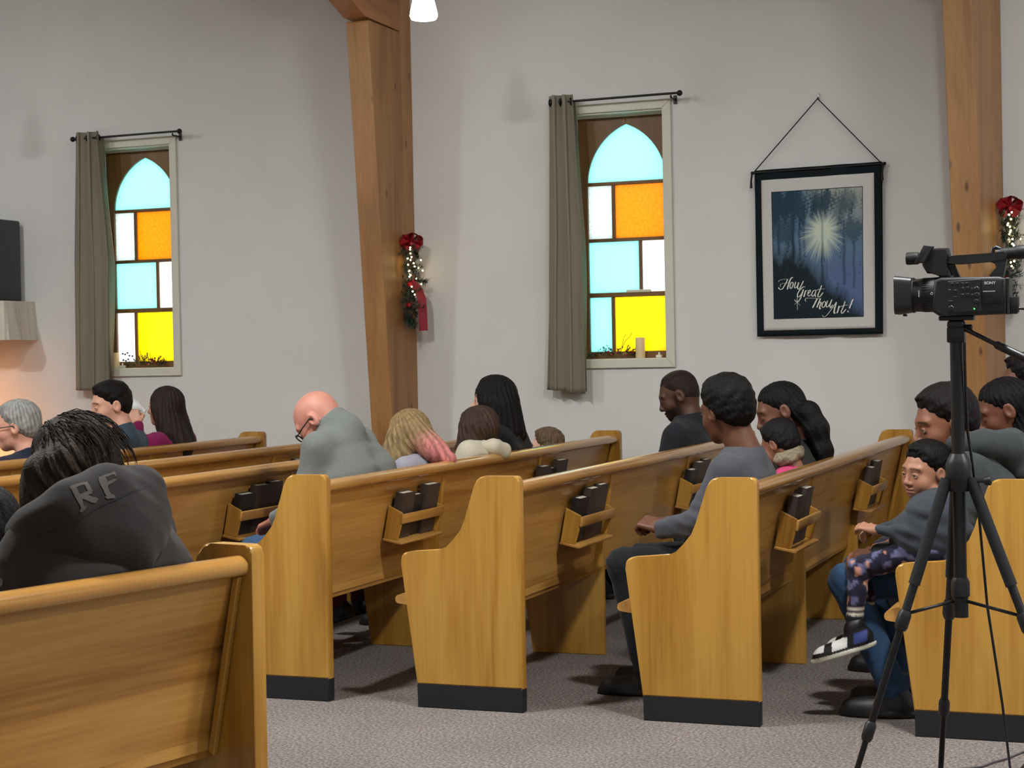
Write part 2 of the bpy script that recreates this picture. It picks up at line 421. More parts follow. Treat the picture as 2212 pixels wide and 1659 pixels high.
    pane('pane', rc(pl, v3-t, zs[1]+t, zs[2]-t), yg, G['cyan'], w, 'large pale cyan pane')
    pane('pane', rc(v3+t, prr, zs[1]+t, zs[2]-t), yg, G['white'], w, 'narrow white pane')
    pane('pane', rc(pl, v4-t, zs[0], zs[1]-t), yg, G[c_bl], w, blname)
    pane('pane', rc(v4+t, prr, zs[0], zs[1]-t), yg, G['yellow'], w, 'yellow pane')
window(1, 0, 'cyan', 'small pale cyan pane')
window(2, -3.521, 'white', 'small white pane')

# ------------------------------------------------------------------ pews
END_PROF = rounded([(-.443, .09, 0), (0, .09, 0), (0, .903, .022), (-.173, .903, .035), (-.215, .775, 0), (-.228, .735, 0), (-.246, .694, 0), (-.272, .654, 0), (-.302, .624, 0), (-.335, .610, 0), (-.505, .604, .04)], 5)
SUP_PROF = [(-.447, .0), (-.10, .0), (-.10, .5), (-.046, .845), (-.10, .84), (-.145, .42), (-.50, .385)]
LEAN = math.atan2(.108, .49)
def back_x(z): return -.045-(0.855-z)*.108/.49
def pew_mesh_parts(L, supports, racks, mirror=False):
    """all parts with the aisle end at y=0 and the pew running to y=L; x=0 is the rear edge"""
    P = {}
    bm = B(); prism(bm, END_PROF, 0, .045, 'y', .006, 2); P['end'] = bm
    bm = B(); prism(bm, rounded([(-.440, 0, 0), (-.002, 0, 0), (-.002, .092, .004), (-.440, .092, .004)]), -.002, .047, 'y', .003, 1); P['plinth'] = bm
    return P
def to_mesh(bm, name, m, smooth=35):
    me = bpy.data.meshes.new(name); bmesh.ops.recalc_face_normals(bm, faces=bm.faces); bm.to_mesh(me); bm.free(); me.materials.append(m)
    me.polygons.foreach_set('use_smooth', [True]*len(me.polygons)); me.set_sharp_from_angle(angle=math.radians(smooth)); flat_caps(me)
    return me
PM = {k: to_mesh(v, k, M_OAKV if k == 'end' else M_PLINTH) for k, v in pew_mesh_parts(0, 0, 0).items()}
_bm = B(); prism(_bm, SUP_PROF, 0, .03, 'y', .004, 2); PM['support'] = to_mesh(_bm, 'support', M_OAKV)
# hymn book rack, frame: origin on the rear face of the back, rotated with the lean
RW = .44
_bm = B(); prism(_bm, [(0, 0), (.066, 0), (.074, .075), (.070, .125), (0, .145)], 0, .014, 'y', .002, 1); PM['rack_side'] = to_mesh(_bm, 'rack_side', M_OAKV)
_bm = B(); box(_bm, 0, .092, -.008, RW+.008, -.012, 0, .003, 2); PM['rack_shelf'] = to_mesh(_bm, 'rack_shelf', M_OAKY)
_bm = B(); box(_bm, .070, .082, -.004, RW+.004, .078, .122, .004, 2); PM['rack_bar'] = to_mesh(_bm, 'rack_bar', M_OAKY)
def lengthwise(L):
    t = 'len%.2f' % L
    if t+'back' in PM: return t
    bm = B(); prof = []
    for i in range(7):
        z = .365+(.85-.365)*i/6; prof.append((back_x(z)-.010*math.sin(math.pi*i/6), z))
    pr = prof+[(x-.02, z) for x, z in prof[::-1]]
    prism(bm, pr, .04, L-.04, 'y', .002, 1); PM[t+'back'] = to_mesh(bm, 'back_panel', M_OAKY, 30)
    bm = B(); rail = rounded([(-.082, .828, .012), (-.012, .828, .02), (-.006, .862, .02), (-.030, .879, .03), (-.075, .874, .02)], 4)
    prism(bm, rail, .042, L-.042, 'y'); PM[t+'rail'] = to_mesh(bm, 'top_rail', M_RAIL, 50)
    bm = B(); seat = rounded([(-.145, .385, 0), (-.145, .42, 0), (-.50, .437, .02), (-.548, .428, .03), (-.548, .398, .03), (-.50, .392, .01)], 4)
    prism(bm, seat, .042, L-.042, 'y'); PM[t+'seat'] = to_mesh(bm, 'seat', M_OAKY, 50)
    return t
BATTEN = B(); prism(BATTEN, [(back_x(.38)+.002, .38), (back_x(.38)+.022, .372), (back_x(.825)+.022, .825), (back_x(.825)+.002, .828)], 0, .016, 'y', .003, 1)
PM['batten'] = to_mesh(BATTEN, 'batten', M_OAKV)
def part(name, me, parent, loc=(0,0,0), rot=(0,0,0), label=None):
    o = bpy.data.objects.new(name, me); COL.objects.link(o); o.parent = parent; o.location = loc; o.rotation_euler = rot
    if label: o['label'] = label
    return o
def pew(x, y, L, label, rz=0., supports=(1.3, 2.6), racks=(.74, 2.52), z_rack=.575, near_end=True):
    e = empty('church_pew', (x, y, 0), rz)
    t = lengthwise(L)
    for yy in (0, L-.045):
        p = part('end_panel', PM['end'], e, (0, yy, 0)); part('plinth', PM['plinth'], p, (0, 0, 0), label='black painted kick plinth')
    part('back_panel', PM[t+'back'], e); part('top_rail', PM[t+'rail'], e); part('seat', PM[t+'seat'], e)
    for s in supports: part('support', PM['support'], e, (0, s, 0))
    for s in (.046, L-.062): part('batten', PM['batten'], e, (0, s, 0))
    spots = []
    for r in racks:
        k = empty('book_rack', (back_x(z_rack)+.004, r, z_rack), 0, e); k.rotation_euler = (0, LEAN*.9, 0)
        part('rack_side', PM['rack_side'], k, (0, 0, 0)); part('rack_side', PM['rack_side'], k, (0, RW-.014, 0))
        part('rack_shelf', PM['rack_shelf'], k); part('rack_bar', PM['rack_bar'], k)
        spots.append((k, r))
    tag(e, label, 'pew', 'wooden church pews')
    return e, spots
PEWX = dict(A=-5.635, B=-4.815, C=-3.995, one=-3.190, two=-2.366, three=-1.449, four=-.458)
Y0, PL = 6.16, 3.90
PEWLAB = dict(A='oak pew where the grey haired man and the bottle drinker sit', B='empty oak pew right behind the bottle drinker\'s pew', C='oak pew directly in front of the bald man in the grey sweater',
              one='oak pew where the bald man in the grey sweater sits', two='oak pew where the bearded man in the dark jacket sits', three='oak pew where the man in the grey long sleeve shirt sits', four='oak pew behind the camera tripod where a father holds a boy')
PEWS = {}
for k, x in PEWX.items(): PEWS[k] = pew(x, Y0, PL, PEWLAB[k])
DROT = math.radians(-12.7)
# the pew across the aisle runs the other way: its aisle end is the far one
_DL = 3.3
_d = Vector((math.sin(-DROT), math.cos(DROT), 0))
DEND = Vector((-2.143, 3.80, 0))
PEWS['D'] = pew((DEND-_d*_DL).x, (DEND-_d*_DL).y, _DL, 'oak pew across the aisle where the woman in the hooded jacket sits', rz=DROT, supports=(1.1, 2.2), racks=())

# ------------------------------------------------------------------ hymn books
def book_meshes(w, h, t, cover):
    k = 'book%.3f%.3f%.3f%s' % (w, h, t, cover.name)
    if k+'c' not in PM:
        bm = B(); box(bm, 0, .003, 0, w, 0, h, .001, 1); box(bm, t-.003, t, 0, w, 0, h, .001, 1)
        pr = [(0, -.002), (t*.5, -.006), (t, -.002), (t, .003), (0, .003)]
        prism(bm, pr, 0, h, 'z'); PM[k+'c'] = to_mesh(bm, 'cover', cover)
        bm = B(); box(bm, .003, t-.003, .003, w-.006, .004, h-.004); PM[k+'p'] = to_mesh(bm, 'pages', M_PAGE)
    return PM[k+'c'], PM[k+'p']
rnd = random.Random(5)
PEWWORD = dict(A='behind the grey haired man', B='of the empty pew', C='facing the bald man', one='behind the bald man', two='behind the bearded man', three='behind the grey shirt man', four='behind the boy\'s father')
def books():
    for key in ('A', 'B', 'C', 'one', 'two', 'three', 'four'):
        e, spots = PEWS[key]
        for ri, (k, r) in enumerate(spots):
            lay = [(.03, .135, .205, .036, M_COVER1, 0), (.175, .10, .185, .028, M_COVER2, .0), (.282, .140, .225, .036, M_COVER1, .004)]
            if key in ('two', 'C'): lay = [(.03, .13, .190, .034, M_COVER2, 0), (.165, .125, .222, .036, M_COVER1, 0), (.30, .12, .228, .03, M_COVER1, .0)]
            if key == 'three': lay = [(.06, .135, .205, .036, M_COVER1, 0), (.21, .15, .228, .036, M_COVER1, 0)]
            for j, (yy, w, h, t, cv, off) in enumerate(lay):
                c, p = book_meshes(w, h, t, cv)
                b = empty('hymn_book', (0, 0, 0)); b.parent = None
                M = Matrix.Translation(e.location) @ Matrix.Rotation(e.rotation_euler.z, 4, 'Z') @ Matrix.Translation(k.location) @ Matrix.Rotation(LEAN*.9, 4, 'Y') @ Matrix.Translation((.012+off, yy+rnd.uniform(-.002, .002), .0015))
                b.matrix_world = M
                part('cover', c, b); part('pages', p, b, label='cream page block')
                where = 'aisle side' if ri == 0 else 'wall side'
                col = 'dark brown' if cv is M_COVER1 else 'black'
                size = {.135: 'broad', .10: 'narrow', .14: 'tall', .13: 'short', .125: 'tall', .12: 'tallest', .15: 'tall wide'}[w]
                tag(b, '%s %s hymn book in the %s rack %s' % (size, col, where, PEWWORD[key]), 'book', 'hymn books in the pew racks')
books()

# ------------------------------------------------------------------ ceiling lamps
M_LAMP = emit('lit_frosted_glass', 'f8fafa', SIDE_LAMP)
M_LAMPB = emit('lit_dome_diffuser', 'f8faf9', RIDGE_LAMP)
def ceil_z(y): return ZW+(ZR-ZW)*(YW-y)/(YW-YR) if y > YR else ZW+(ZR-ZW)*(y-YN)/(YR-YN)
def pendant(x, y, z, label, off='_offscreen'):
    e = empty('pendant_lamp'+off, (x, y, z))
    bm = B(); lathe(bm, [(.030, .185), (.045, .165), (.062, .10), (.075, .045), (.078, .02), (.070, .004), (.055, 0)], n=28); obj('glass_shade'+off, bm, M_LAMP, e, 60)
    bm = B(); lathe(bm, [(.034, .18), (.034, .215), (.016, .235)], n=18); obj('cap', bm, M_GREYM, e, 40)
    bm = B(); tube(bm, [(0, 0, .23), (0, 0, ceil_z(y)-z)], .006, 8); obj('stem', bm, M_GREYM, e, 40)
    bm = B(); lathe(bm, [(.055, ceil_z(y)-z-.05), (.05, ceil_z(y)-z-.0)], n=18); obj('canopy', bm, M_GREYM, e, 40)
    tag(e, label, 'lamp', 'frosted pendant lamps')
LX, LY, LZ = -3.932, 8.9, 3.248
pendant(LX, LY, LZ, 'lit frosted glass pendant lamp hanging beside the arch post', '')
for x in (LX-3.7, LX+3.7, LX+7.4): pendant(x, LY, LZ, 'lit frosted glass pendant lamp over the window side pews')
for x in (LX-3.7, LX, LX+3.7, LX+7.4): pendant(x, YN+(YW-LY), LZ, 'lit frosted glass pendant lamp over the camera side pews')
def dome(x, label):
    z = 4.4
    e = empty('dome_lamp_offscreen', (x, YR, z))
    bm = B(); lathe(bm, [(.205, .0), (.19, .012)], n=28); obj('diffuser_offscreen', bm, M_LAMPB, e, 60)
    bm = B(); prof = [(.225, -.03), (.222, .0), (.20, .08), (.13, .15), (.05, .18), (.03, .21)]
    lathe(bm, prof, n=28, cap=False); lathe(bm, [(r_*.94, z_*.94) for r_, z_ in prof], n=28, cap=False); lathe(bm, [(.03, .20), (.03, .24), (.012, .25)], n=14); obj('reflector', bm, M_GREYM, e, 50)
    bm = B(); tube(bm, [(0, 0, .24), (0, 0, ZR-z-.01)], .01, 8); obj('stem', bm, M_GREYM, e, 40)
    tag(e, label, 'lamp', 'ridge dome lamps')
for x in (LX-3.7, LX, LX+3.7, LX+7.4): dome(x, 'lit metal dome lamp hanging from the ridge over the aisle')

# ------------------------------------------------------------------ people: smooth implicit surfaces meshed with surface nets
V3 = lambda *a: np.array(a, np.float32)
def capsule(P, a, b, ra, rb):
    a = np.asarray(a, np.float32); b = np.asarray(b, np.float32); ab = b-a
    h = np.clip(((P-a)@ab)/max(float(ab@ab), 1e-9), 0, 1)
    return np.linalg.norm(P-a-h[:, None]*ab, axis=1)-(ra+(rb-ra)*h)
def ellip(P, c, r):
    q = P-np.asarray(c, np.float32); r = np.asarray(r, np.float32)
    k0 = np.linalg.norm(q/r, axis=1); k1 = np.linalg.norm(q/(r*r), axis=1)
    return k0*(k0-1)/np.maximum(k1, 1e-6)
def smin(a, b, k):
    h = np.maximum(k-np.abs(a-b), 0)/k
    return np.minimum(a, b)-h*h*k*.25
def smax(a, b, k): return -smin(-a, -b, k)
def near(P, c, r, f, far=.2):
    """evaluate f only close to c"""
    d = np.linalg.norm(P-np.asarray(c, np.float32), axis=1)-r
    out = d+far*.0+.02
    m = d < .03
    if m.any(): out[m] = f(P[m])
    return out
def wob(P, seed, freq, n=5):
    rg = np.random.RandomState(seed); s = 0
    for i in range(n):
        k = rg.normal(size=3); k = k/np.linalg.norm(k)*freq*rg.uniform(.6, 1.5)
        s = s+np.sin(P@k.astype(np.float32)+rg.uniform(0, 6.28))
    return s/n
def sdf_mesh(name, f, lo, hi, h, colf=None, Bk=8, slack=1.25):
    lo = np.asarray(lo, float); hi = np.asarray(hi, float)
    nb = np.ceil((hi-lo)/(h*Bk)).astype(int)
    ax = [lo[i]+(np.arange(nb[i])+.5)*h*Bk for i in range(3)]
    C = np.stack(np.meshgrid(*ax, indexing='ij'), -1).reshape(-1, 3).astype(np.float32)
    v = f(C).reshape(nb)
    act = np.abs(v) < h*Bk*.87*slack
    n = nb*Bk+1
    val = np.ones(n, np.float32); 
    inner = np.repeat(np.repeat(np.repeat(v < 0, Bk, 0), Bk, 1), Bk, 2)
    val[:-1, :-1, :-1][inner] = -1
    val[-1] = 1; val[:, -1] = 1; val[:, :, -1] = 1
    m = np.zeros(n, bool)
    rep = np.repeat(np.repeat(np.repeat(act, Bk, 0), Bk, 1), Bk, 2)
    for dx in (0, 1):
        for dy in (0, 1):
            for dz in (0, 1): m[dx:dx+n[0]-1, dy:dy+n[1]-1, dz:dz+n[2]-1] |= rep
    I = np.argwhere(m)
    val[m] = f((lo+I*h).astype(np.float32))
    for a in range(3):     # close the surface at the box sides
        sl = [slice(None)]*3
        for e in (0, -1):
            sl[a] = e; val[tuple(sl)] = np.maximum(val[tuple(sl)], 1e-3)
    s = val < 0
    cnt = np.zeros(n-1, np.int8)
    for dx in (0, 1):
        for dy in (0, 1):
            for dz in (0, 1): cnt += s[dx:dx+n[0]-1, dy:dy+n[1]-1, dz:dz+n[2]-1]
    cells = np.argwhere((cnt > 0) & (cnt < 8))
    idx = np.full(n-1, -1, np.int32); idx[tuple(cells.T)] = np.arange(len(cells))
    acc = np.zeros((len(cells), 3)); num = np.zeros(len(cells))
    cor = [(i, j, k) for i in (0, 1) for j in (0, 1) for k in (0, 1)]
    cv = {c: val[tuple((cells+c).T)] for c in cor}
    for c in cor:
        for a in range(3):
            if c[a] == 0:
                d = list(c); d[a] = 1; d = tuple(d)
                A, Bq = cv[c], cv[d]; x = (A < 0) != (Bq < 0)
                t = np.where(x, A/np.where(A-Bq == 0, 1, A-Bq), 0)
                q = np.array(c, float)[None]+0*acc; q[:, a] = t
                acc += q*x[:, None]; num += x
    V = lo+(cells+acc/np.maximum(num, 1)[:, None])*h
    F = []
    for a in range(3):
        b, c = (a+1)%3, (a+2)%3
        s0 = [slice(1, -1)]*3; s0[a] = slice(0, -1)
        s1 = [slice(1, -1)]*3; s1[a] = slice(1, None)
        X = s[tuple(s0)] != s[tuple(s1)]
        E = np.argwhere(X)
        if not len(E): continue
        off = np.ones(3, int); off[a] = 0
        E0 = E+off
        neg = s[tuple(E0.T)]
        def g(db, dc):
            q = E0.copy(); q[:, b] -= db; q[:, c] -= dc
            return idx[tuple(q.T)]
        Q = np.stack([g(1, 1), g(0, 1), g(0, 0), g(1, 0)], 1)
        Q[~neg] = Q[~neg][:, ::-1]
        F.append(Q)
    F = np.concatenate(F)
    F = F[(F >= 0).all(1)]
    me = np_mesh(name, V, F, None if colf is None else colf(V.astype(np.float32)))
    me.polygons.foreach_set('use_smooth', [True]*len(me.polygons))
    return me
def rotm(yaw, pitch, roll):
    """head turn in degrees: yaw to the person's left, pitch down, roll to the right shoulder"""
    return np.array(Matrix.Rotation(math.radians(yaw), 3, 'Z') @ Matrix.Rotation(math.radians(pitch), 3, 'Y') @ Matrix.Rotation(math.radians(roll), 3, 'X'))

# ---- head in its own frame: +x face, +y left, +z up, adult size
def skull_d(p): return smin(ellip(p, (-.012, 0, .033), (.100, .077, .088)), ellip(p, (-.02, 0, -.01), (.078, .066, .075)), .03)
def skull_f(p):
    return smin(skull_d(p), ellip(np.stack([p[:, 0], np.abs(p[:, 1]), p[:, 2]], 1), (.030, 0, -.018), (.066, .060, .082)), .03)
def head_d(p, child=False, nose=1.):
    ya = np.abs(p[:, 1]); q = np.stack([p[:, 0], ya, p[:, 2]], 1)
    d = skull_d(p)
    d = smin(d, ellip(q, (.030, 0, -.018), (.066, .060, .082)), .03)
    d = smin(d, ellip(q, (.036, 0, -.066), (.050, .048, .036) if not child else (.046, .050, .034)), .03)
    d = smin(d, np.linalg.norm(q-V3(.074, 0, -.088 if not child else -.08), axis=1)-(.020 if not child else .016), .03)
    d = smin(d, np.linalg.norm(q-V3(.058, .040, -.026), axis=1)-.024, .025)
    if child: d = smin(d, np.linalg.norm(q-V3(.055, .038, -.045), axis=1)-.024, .03)
    d = smin(d, capsule(q, (.085, 0, .030), (.074, .045, .030), .012, .010), .018)
    d = smax(d, -(np.linalg.norm(q-V3(.108, .033, .006), axis=1)-.018), .014)
    d = smin(d, np.linalg.norm(q-V3(.077, .032, .004), axis=1)-.0150, .006)
    nb = .010 if not child else .006
    d = smin(d, capsule(q, (.091, 0, .014), (.101+nb*nose, 0, -.024), .0075, .0105), .012)
    d = smin(d, np.linalg.norm(q-V3(.101+nb*nose, 0, -.028), axis=1)-.0115, .008)
    d = smin(d, np.linalg.norm(q-V3(.098, .0125, -.033), axis=1)-.0085, .008)
    d = smin(d, ellip(q, (.0935, 0, -.0555), (.012, .022, .0068)), .006)
    d = smin(d, ellip(q, (.0915, 0, -.0685), (.012, .019, .0075)), .006)
    d = smax(d, -capsule(q, (.105, 0, -.0622), (.088, .028, -.064), .0022, .0014), .004)
    # ears
    e = ellip(q, (-.012, .084, .0), (.022, .0125, .034))
    e = smax(e, -ellip(q, (-.006, .097, .003), (.012, .010, .020)), .006)
    d = smin(d, e, .008)
    return d
def hand_parts(w, dr, up, side, curl, s=1.):
    """list of capsules for a hand at wrist w pointing along dr, back of the hand towards up"""
    dr = np.array(dr, float); dr /= np.linalg.norm(dr); up = np.array(up, float); up -= dr*(up@dr); up /= np.linalg.norm(up)
    lat = np.cross(up, dr)*side      # towards the thumb
    w = np.array(w, float); C = []
    f = lambda a, b, c: w+s*(dr*a+lat*b+up*c)
    for b in (-.026, -.009, .009, .026): C.append((f(.0, b*.6, 0), f(.085, b, 0), .014*s, .0125*s))
    for b, L in ((-.030, .058), (-.010, .074), (.010, .080), (.029, .072)):
        p0 = f(.088, b, 0); a1 = math.radians(curl*.75); a2 = math.radians(curl*1.75); a3 = math.radians(curl*2.3)
        def st(p, a, l): return p+s*l*(dr*math.cos(a)-up*math.sin(a))
        p1 = st(p0, a1, L*.5); p2 = st(p1, a2, L*.32); p3 = st(p2, a3, L*.22)
        C += [(p0, p1, .0098*s, .0086*s), (p1, p2, .0086*s, .008*s), (p2, p3, .008*s, .0068*s)]
    t0 = f(.022, .026, -.004); t1 = f(.052, .052, -.012); t2 = f(.085, .052-.010*curl/40, -.022-.012*curl/40)
    C += [(t0, t1, .0135*s, .0105*s), (t1, t2, .0105*s, .008*s)]
    return C

HAIRX = ([-.12, -.08, -.035, -.01, .02, .055, .085, .13], [-.075, -.05, -.036, -.008, .020, .050, .084, .13])
def make_person(label, loc, phi, head, hrot=(0, 0, 0), hs=1., s=1., neck=None, skin='c89a80', lip=None, brow='2a1c14', beard=None,
                hair='short', haircol='1c1512', hairextra=(), hair_t=.013, hairfn=None, top='666a70', topkind='crew', bottoms='2a2f3a', shoes='15151a', bulk=0.,
                elbows=None, wrists=None, handdir=None, handup=None, curl=35, knees=None, ankles=None, eyes='2a1a10', eyes_open=True, child=False, hood=None, nose=1.,
                hres=.0042, cres=.010, topmat=None, topcol=None, botcol=None, tyaw=0., shw=.172, bellyx=0., group=None, shoecol=None, legr=1., hair_noise=.0035, hood_h=None, hipz=None, nw=1., xb=None, lap=False, zf=.080, shoek=1.):
    e = empty('person', (loc[0], loc[1], 0), phi)
    tag(e, label, 'person', group)
    c_, s_ = math.cos(-phi), math.sin(-phi)
    def L(w):
        w = np.array(w, float); w = w-np.array([loc[0], loc[1], 0])
        return np.array([c_*w[0]-s_*w[1], s_*w[0]+c_*w[1], w[2]])
    H = L(head); R = rotm(*hrot)
    h0 = np.array([0, 0, (.535 if not child else .50) if hipz is None else hipz])
    N = L(neck) if neck is not None else H+R@np.array([-.03, 0, -.05])*hs+np.array([-.035, 0, -.115])*hs
    ty = Matrix.Rotation(math.radians(tyaw), 3, 'Z'); lat = np.array(ty @ Vector((0, 1, 0)))
    spine = N-h0
    up = spine/np.linalg.norm(spine)
    back = np.cross(lat, up); back = -back if back[0] > 0 else back     # points backwards
    chest = h0+spine*.60+back*.035*s
    Sh = [N-up*.055*s+sg*lat*shw*s-back*.015 for sg in (1, -1)]
    if elbows is None: elbows = [Sh[i]+np.array([.08, .05*(1, -1)[i], -.25])*s for i in (0, 1)]
    else: elbows = [L(x) if x is not None else Sh[i]+np.array([.08, .05*(1, -1)[i], -.25])*s for i, x in enumerate(elbows)]
    if wrists is None: wrists = [None, None]
    wrists = [L(x) if x is not None else elbows[i]+np.array([.19, -.06*(1, -1)[i], -.05])*s for i, x in enumerate(wrists)]
    hd = [(np.array(Matrix.Rotation(-phi, 3, 'Z') @ Vector(handdir[i])) if handdir and handdir[i] is not None else (wrists[i]-elbows[i])) for i in (0, 1)]
    hu = [(np.array(Matrix.Rotation(-phi, 3, 'Z') @ Vector(handup[i])) if handup and handup[i] is not None else np.array([.2, 0, 1.])) for i in (0, 1)]
    if knees is None: knees = [np.array([.43*s, .11*sg*s, .505 if not child else .48]) for sg in (1, -1)]
    else: knees = [L(x) for x in knees]
    if ankles is None:
        ankles = [np.array([.41*s, .11*sg, .085 if s > .85 else .47-.36*s]) for sg in (1, -1)]
    else: ankles = [L(x) for x in ankles]
    hj = [h0+np.array([0, .085*sg*s, -.015]) for sg in (1, -1)]
    def clipped(P, d):
        # cloth presses flat against the pew back and the seat
        if xb is not None:
            z = P[:, 2]
            lim = -xb-(-.045-(.855-z)*.108/.49)+.034-np.maximum(z-.87, 0)*6
            d = smax(d, np.where(z > .34, lim-P[:, 0], -1.), .03)
            if not lap: d = smax(d, np.where((P[:, 0] < .235) & (z > .36), .441-z, -1.), .012)
        return d
    # ---------------- body (skin): head, neck, core, arms and hands as one surface
    hands = [hand_parts(wrists[i]+hd[i]/np.linalg.norm(hd[i])*.01, hd[i], hu[i], (-1, 1)[i], curl if not isinstance(curl, (tuple, list)) else curl[i], s if not child else s*1.02) for i in (0, 1)]
    def headw(P): return head_d(((P-H)@R/hs).astype(np.float32), child, nose)*hs
    nk0 = H+R@np.array([-.022, 0, -.045])*hs
    def fbody(P):
        d = near(P, H, .17*hs, headw)
        d = smin(d, capsule(P, nk0, N, .053*hs*nw, .061*hs*nw), .022*hs)
        core = capsule(P, N, chest, .05*s, .035*s)
        core = np.minimum(core, capsule(P, chest, h0, .03, .03))
        for i in (0, 1):
            core = np.minimum(core, capsule(P, N, Sh[i], .04*s, .035*s))
            core = np.minimum(core, capsule(P, Sh[i], elbows[i], .034*s, .030*s))
            core = np.minimum(core, capsule(P, elbows[i], wrists[i], .030*s, .0265*s))
        if xb is not None: core = np.where(P[:, 2] < .9, clipped(P, core), core)
        d = smin(d, core, .02)
        for i in (0, 1):
            def hf(Q, i=i):
                r = None
                for (a, b, ra, rb) in hands[i]:
                    v = capsule(Q, a, b, ra, rb); r = v if r is None else smin(r, v, .006)
                return smin(r, capsule(Q, elbows[i], wrists[i]+hd[i]/np.linalg.norm(hd[i])*.02, .030*s, .024*s), .02)
            d = np.minimum(d, near(P, wrists[i]+hd[i]/np.linalg.norm(hd[i])*.09*s, .16*s, hf))
        return d
    pts = np.array([H+.16*hs, H-.16*hs, N, chest, h0, *Sh, *elbows, *wrists]+[q[1] for i in (0, 1) for q in hands[i]])
    cs = np.array(lin(skin)); cl = np.array(lin(lip)) if lip else cs*np.array([.78, .55, .55]); cb = np.array(lin(brow)); cbd = np.array(lin(beard)) if beard else None
    def colbody(V):
        p = ((V-H)@R/hs); c = np.repeat(cs[None], len(V), 0)
        ya = np.abs(p[:, 1])
        inh = np.linalg.norm(p, axis=1) < .15
        blush = np.exp(-(((p[:, 0]-.075)/.03)**2+((ya-.035)/.025)**2+((p[:, 2]+.025)/.025)**2))[:, None]*.35
        c = c*(1-blush)+c*np.array([1.02, .80, .78])*blush
        if cbd is not None:
            k = (np.clip((-.030-p[:, 2])/.02, 0, 1)*np.clip((p[:, 0]+.01)/.03, 0, 1)*inh)
            k = np.maximum(k, np.clip((p[:, 0]-.004)/.012, 0, 1)*np.clip((.034-p[:, 0])/.012, 0, 1)*np.clip((.03-p[:, 2])/.02, 0, 1)*inh)
            k = k*np.clip((p[:, 2]+.125)/.02, 0, 1)
            k = (k*.88)[:, None]; c = c*(1-k)+cbd*k
        lipm = (np.exp(-(((p[:, 2]+.062)/.0085)**4+(ya/.021)**4))*(p[:, 0] > .082)*inh)[:, None]*.9
        c = c*(1-lipm)+cl*lipm
        bz = .0325-.25*np.maximum(ya-.036, 0)+.10*np.minimum(ya-.02, 0)*0
        br = (np.exp(-(((p[:, 2]-bz)/.0042)**4))*(ya > .013)*(ya < .056)*(p[:, 0] > .05)*inh)[:, None]*.9
        c = c*(1-br)+cb*br
        if not eyes_open:
            li = (np.exp(-(((p[:, 2]+.003)/.0028)**4))*(ya > .018)*(ya < .047)*(p[:, 0] > .06)*inh)[:, None]*.8
            c = c*(1-li)+cb*li
        c = c*(1+.05*wob(V, 7, 90)[:, None])
        return np.clip(c, 0, 1)
    me = sdf_mesh('body', fbody, pts.min(0)-.09, pts.max(0)+.09, hres*(1 if s > .8 else .92), colbody)
    b = obj('body', me, SKIN, e)
    # ---------------- eyes
    if eyes_open:
        for sg in (1, -1):
            n = 14; th = np.linspace(0, math.pi, 13); ph = np.linspace(0, 2*math.pi, n+1)[:-1]
            gx = np.cos(th); P = np.array([[(np.cos(t), np.sin(t)*np.cos(f_), np.sin(t)*np.sin(f_)) for f_ in ph] for t in th])
            c = np.where((th < .52)[:, None, None], np.array(lin(eyes)), np.array(lin('b3aaa3')))*np.ones((13, n, 3))
            c[th < .22] = (.004, .004, .004)
            Q = P*.0135*hs; 
            Q = Q@rotm(-8*sg*0, 6, 0).T
            Q = (Q+np.array([.0795, .0325*sg, .0042])*hs)@R.T+H
            idx = np.arange(13*n).reshape(13, n)
            F = np.stack([idx[:-1], idx[1:], np.roll(idx, -1, 1)[1:], np.roll(idx, -1, 1)[:-1]], -1).reshape(-1, 4)
            me = np_mesh('eye', Q.reshape(-1, 3), F, c.reshape(-1, 3)); me.polygons.foreach_set('use_smooth', [True]*len(me.polygons))
            o = obj('eye', me, EYE, e); o['label'] = 'dark eye'
            # lids
            bm = B()
            for zz, rr in ((.0108, .0034), (-.0052, .0022)):
                pp = []
                for t in np.linspace(-1, 1, 9):
                    y = .0325*sg+t*.0155; z = .0042+(zz-.0042)*math.sqrt(max(0, 1-t*t*.92)); x = .0795+math.sqrt(max(1e-6, .0140**2-(t*.0115)**2*.9-(z-.0042)**2*.8))
                    q = R@(np.array([x, y, z])*hs)+H; pp.append(tuple(q))
                tube(bm, pp, [rr*hs*(.45+.55*math.sqrt(1-t*t*.9)) for t in np.linspace(-1, 1, 9)], 6)
            o = obj('eyelid', bm, flat_skin(skin), e, 60)
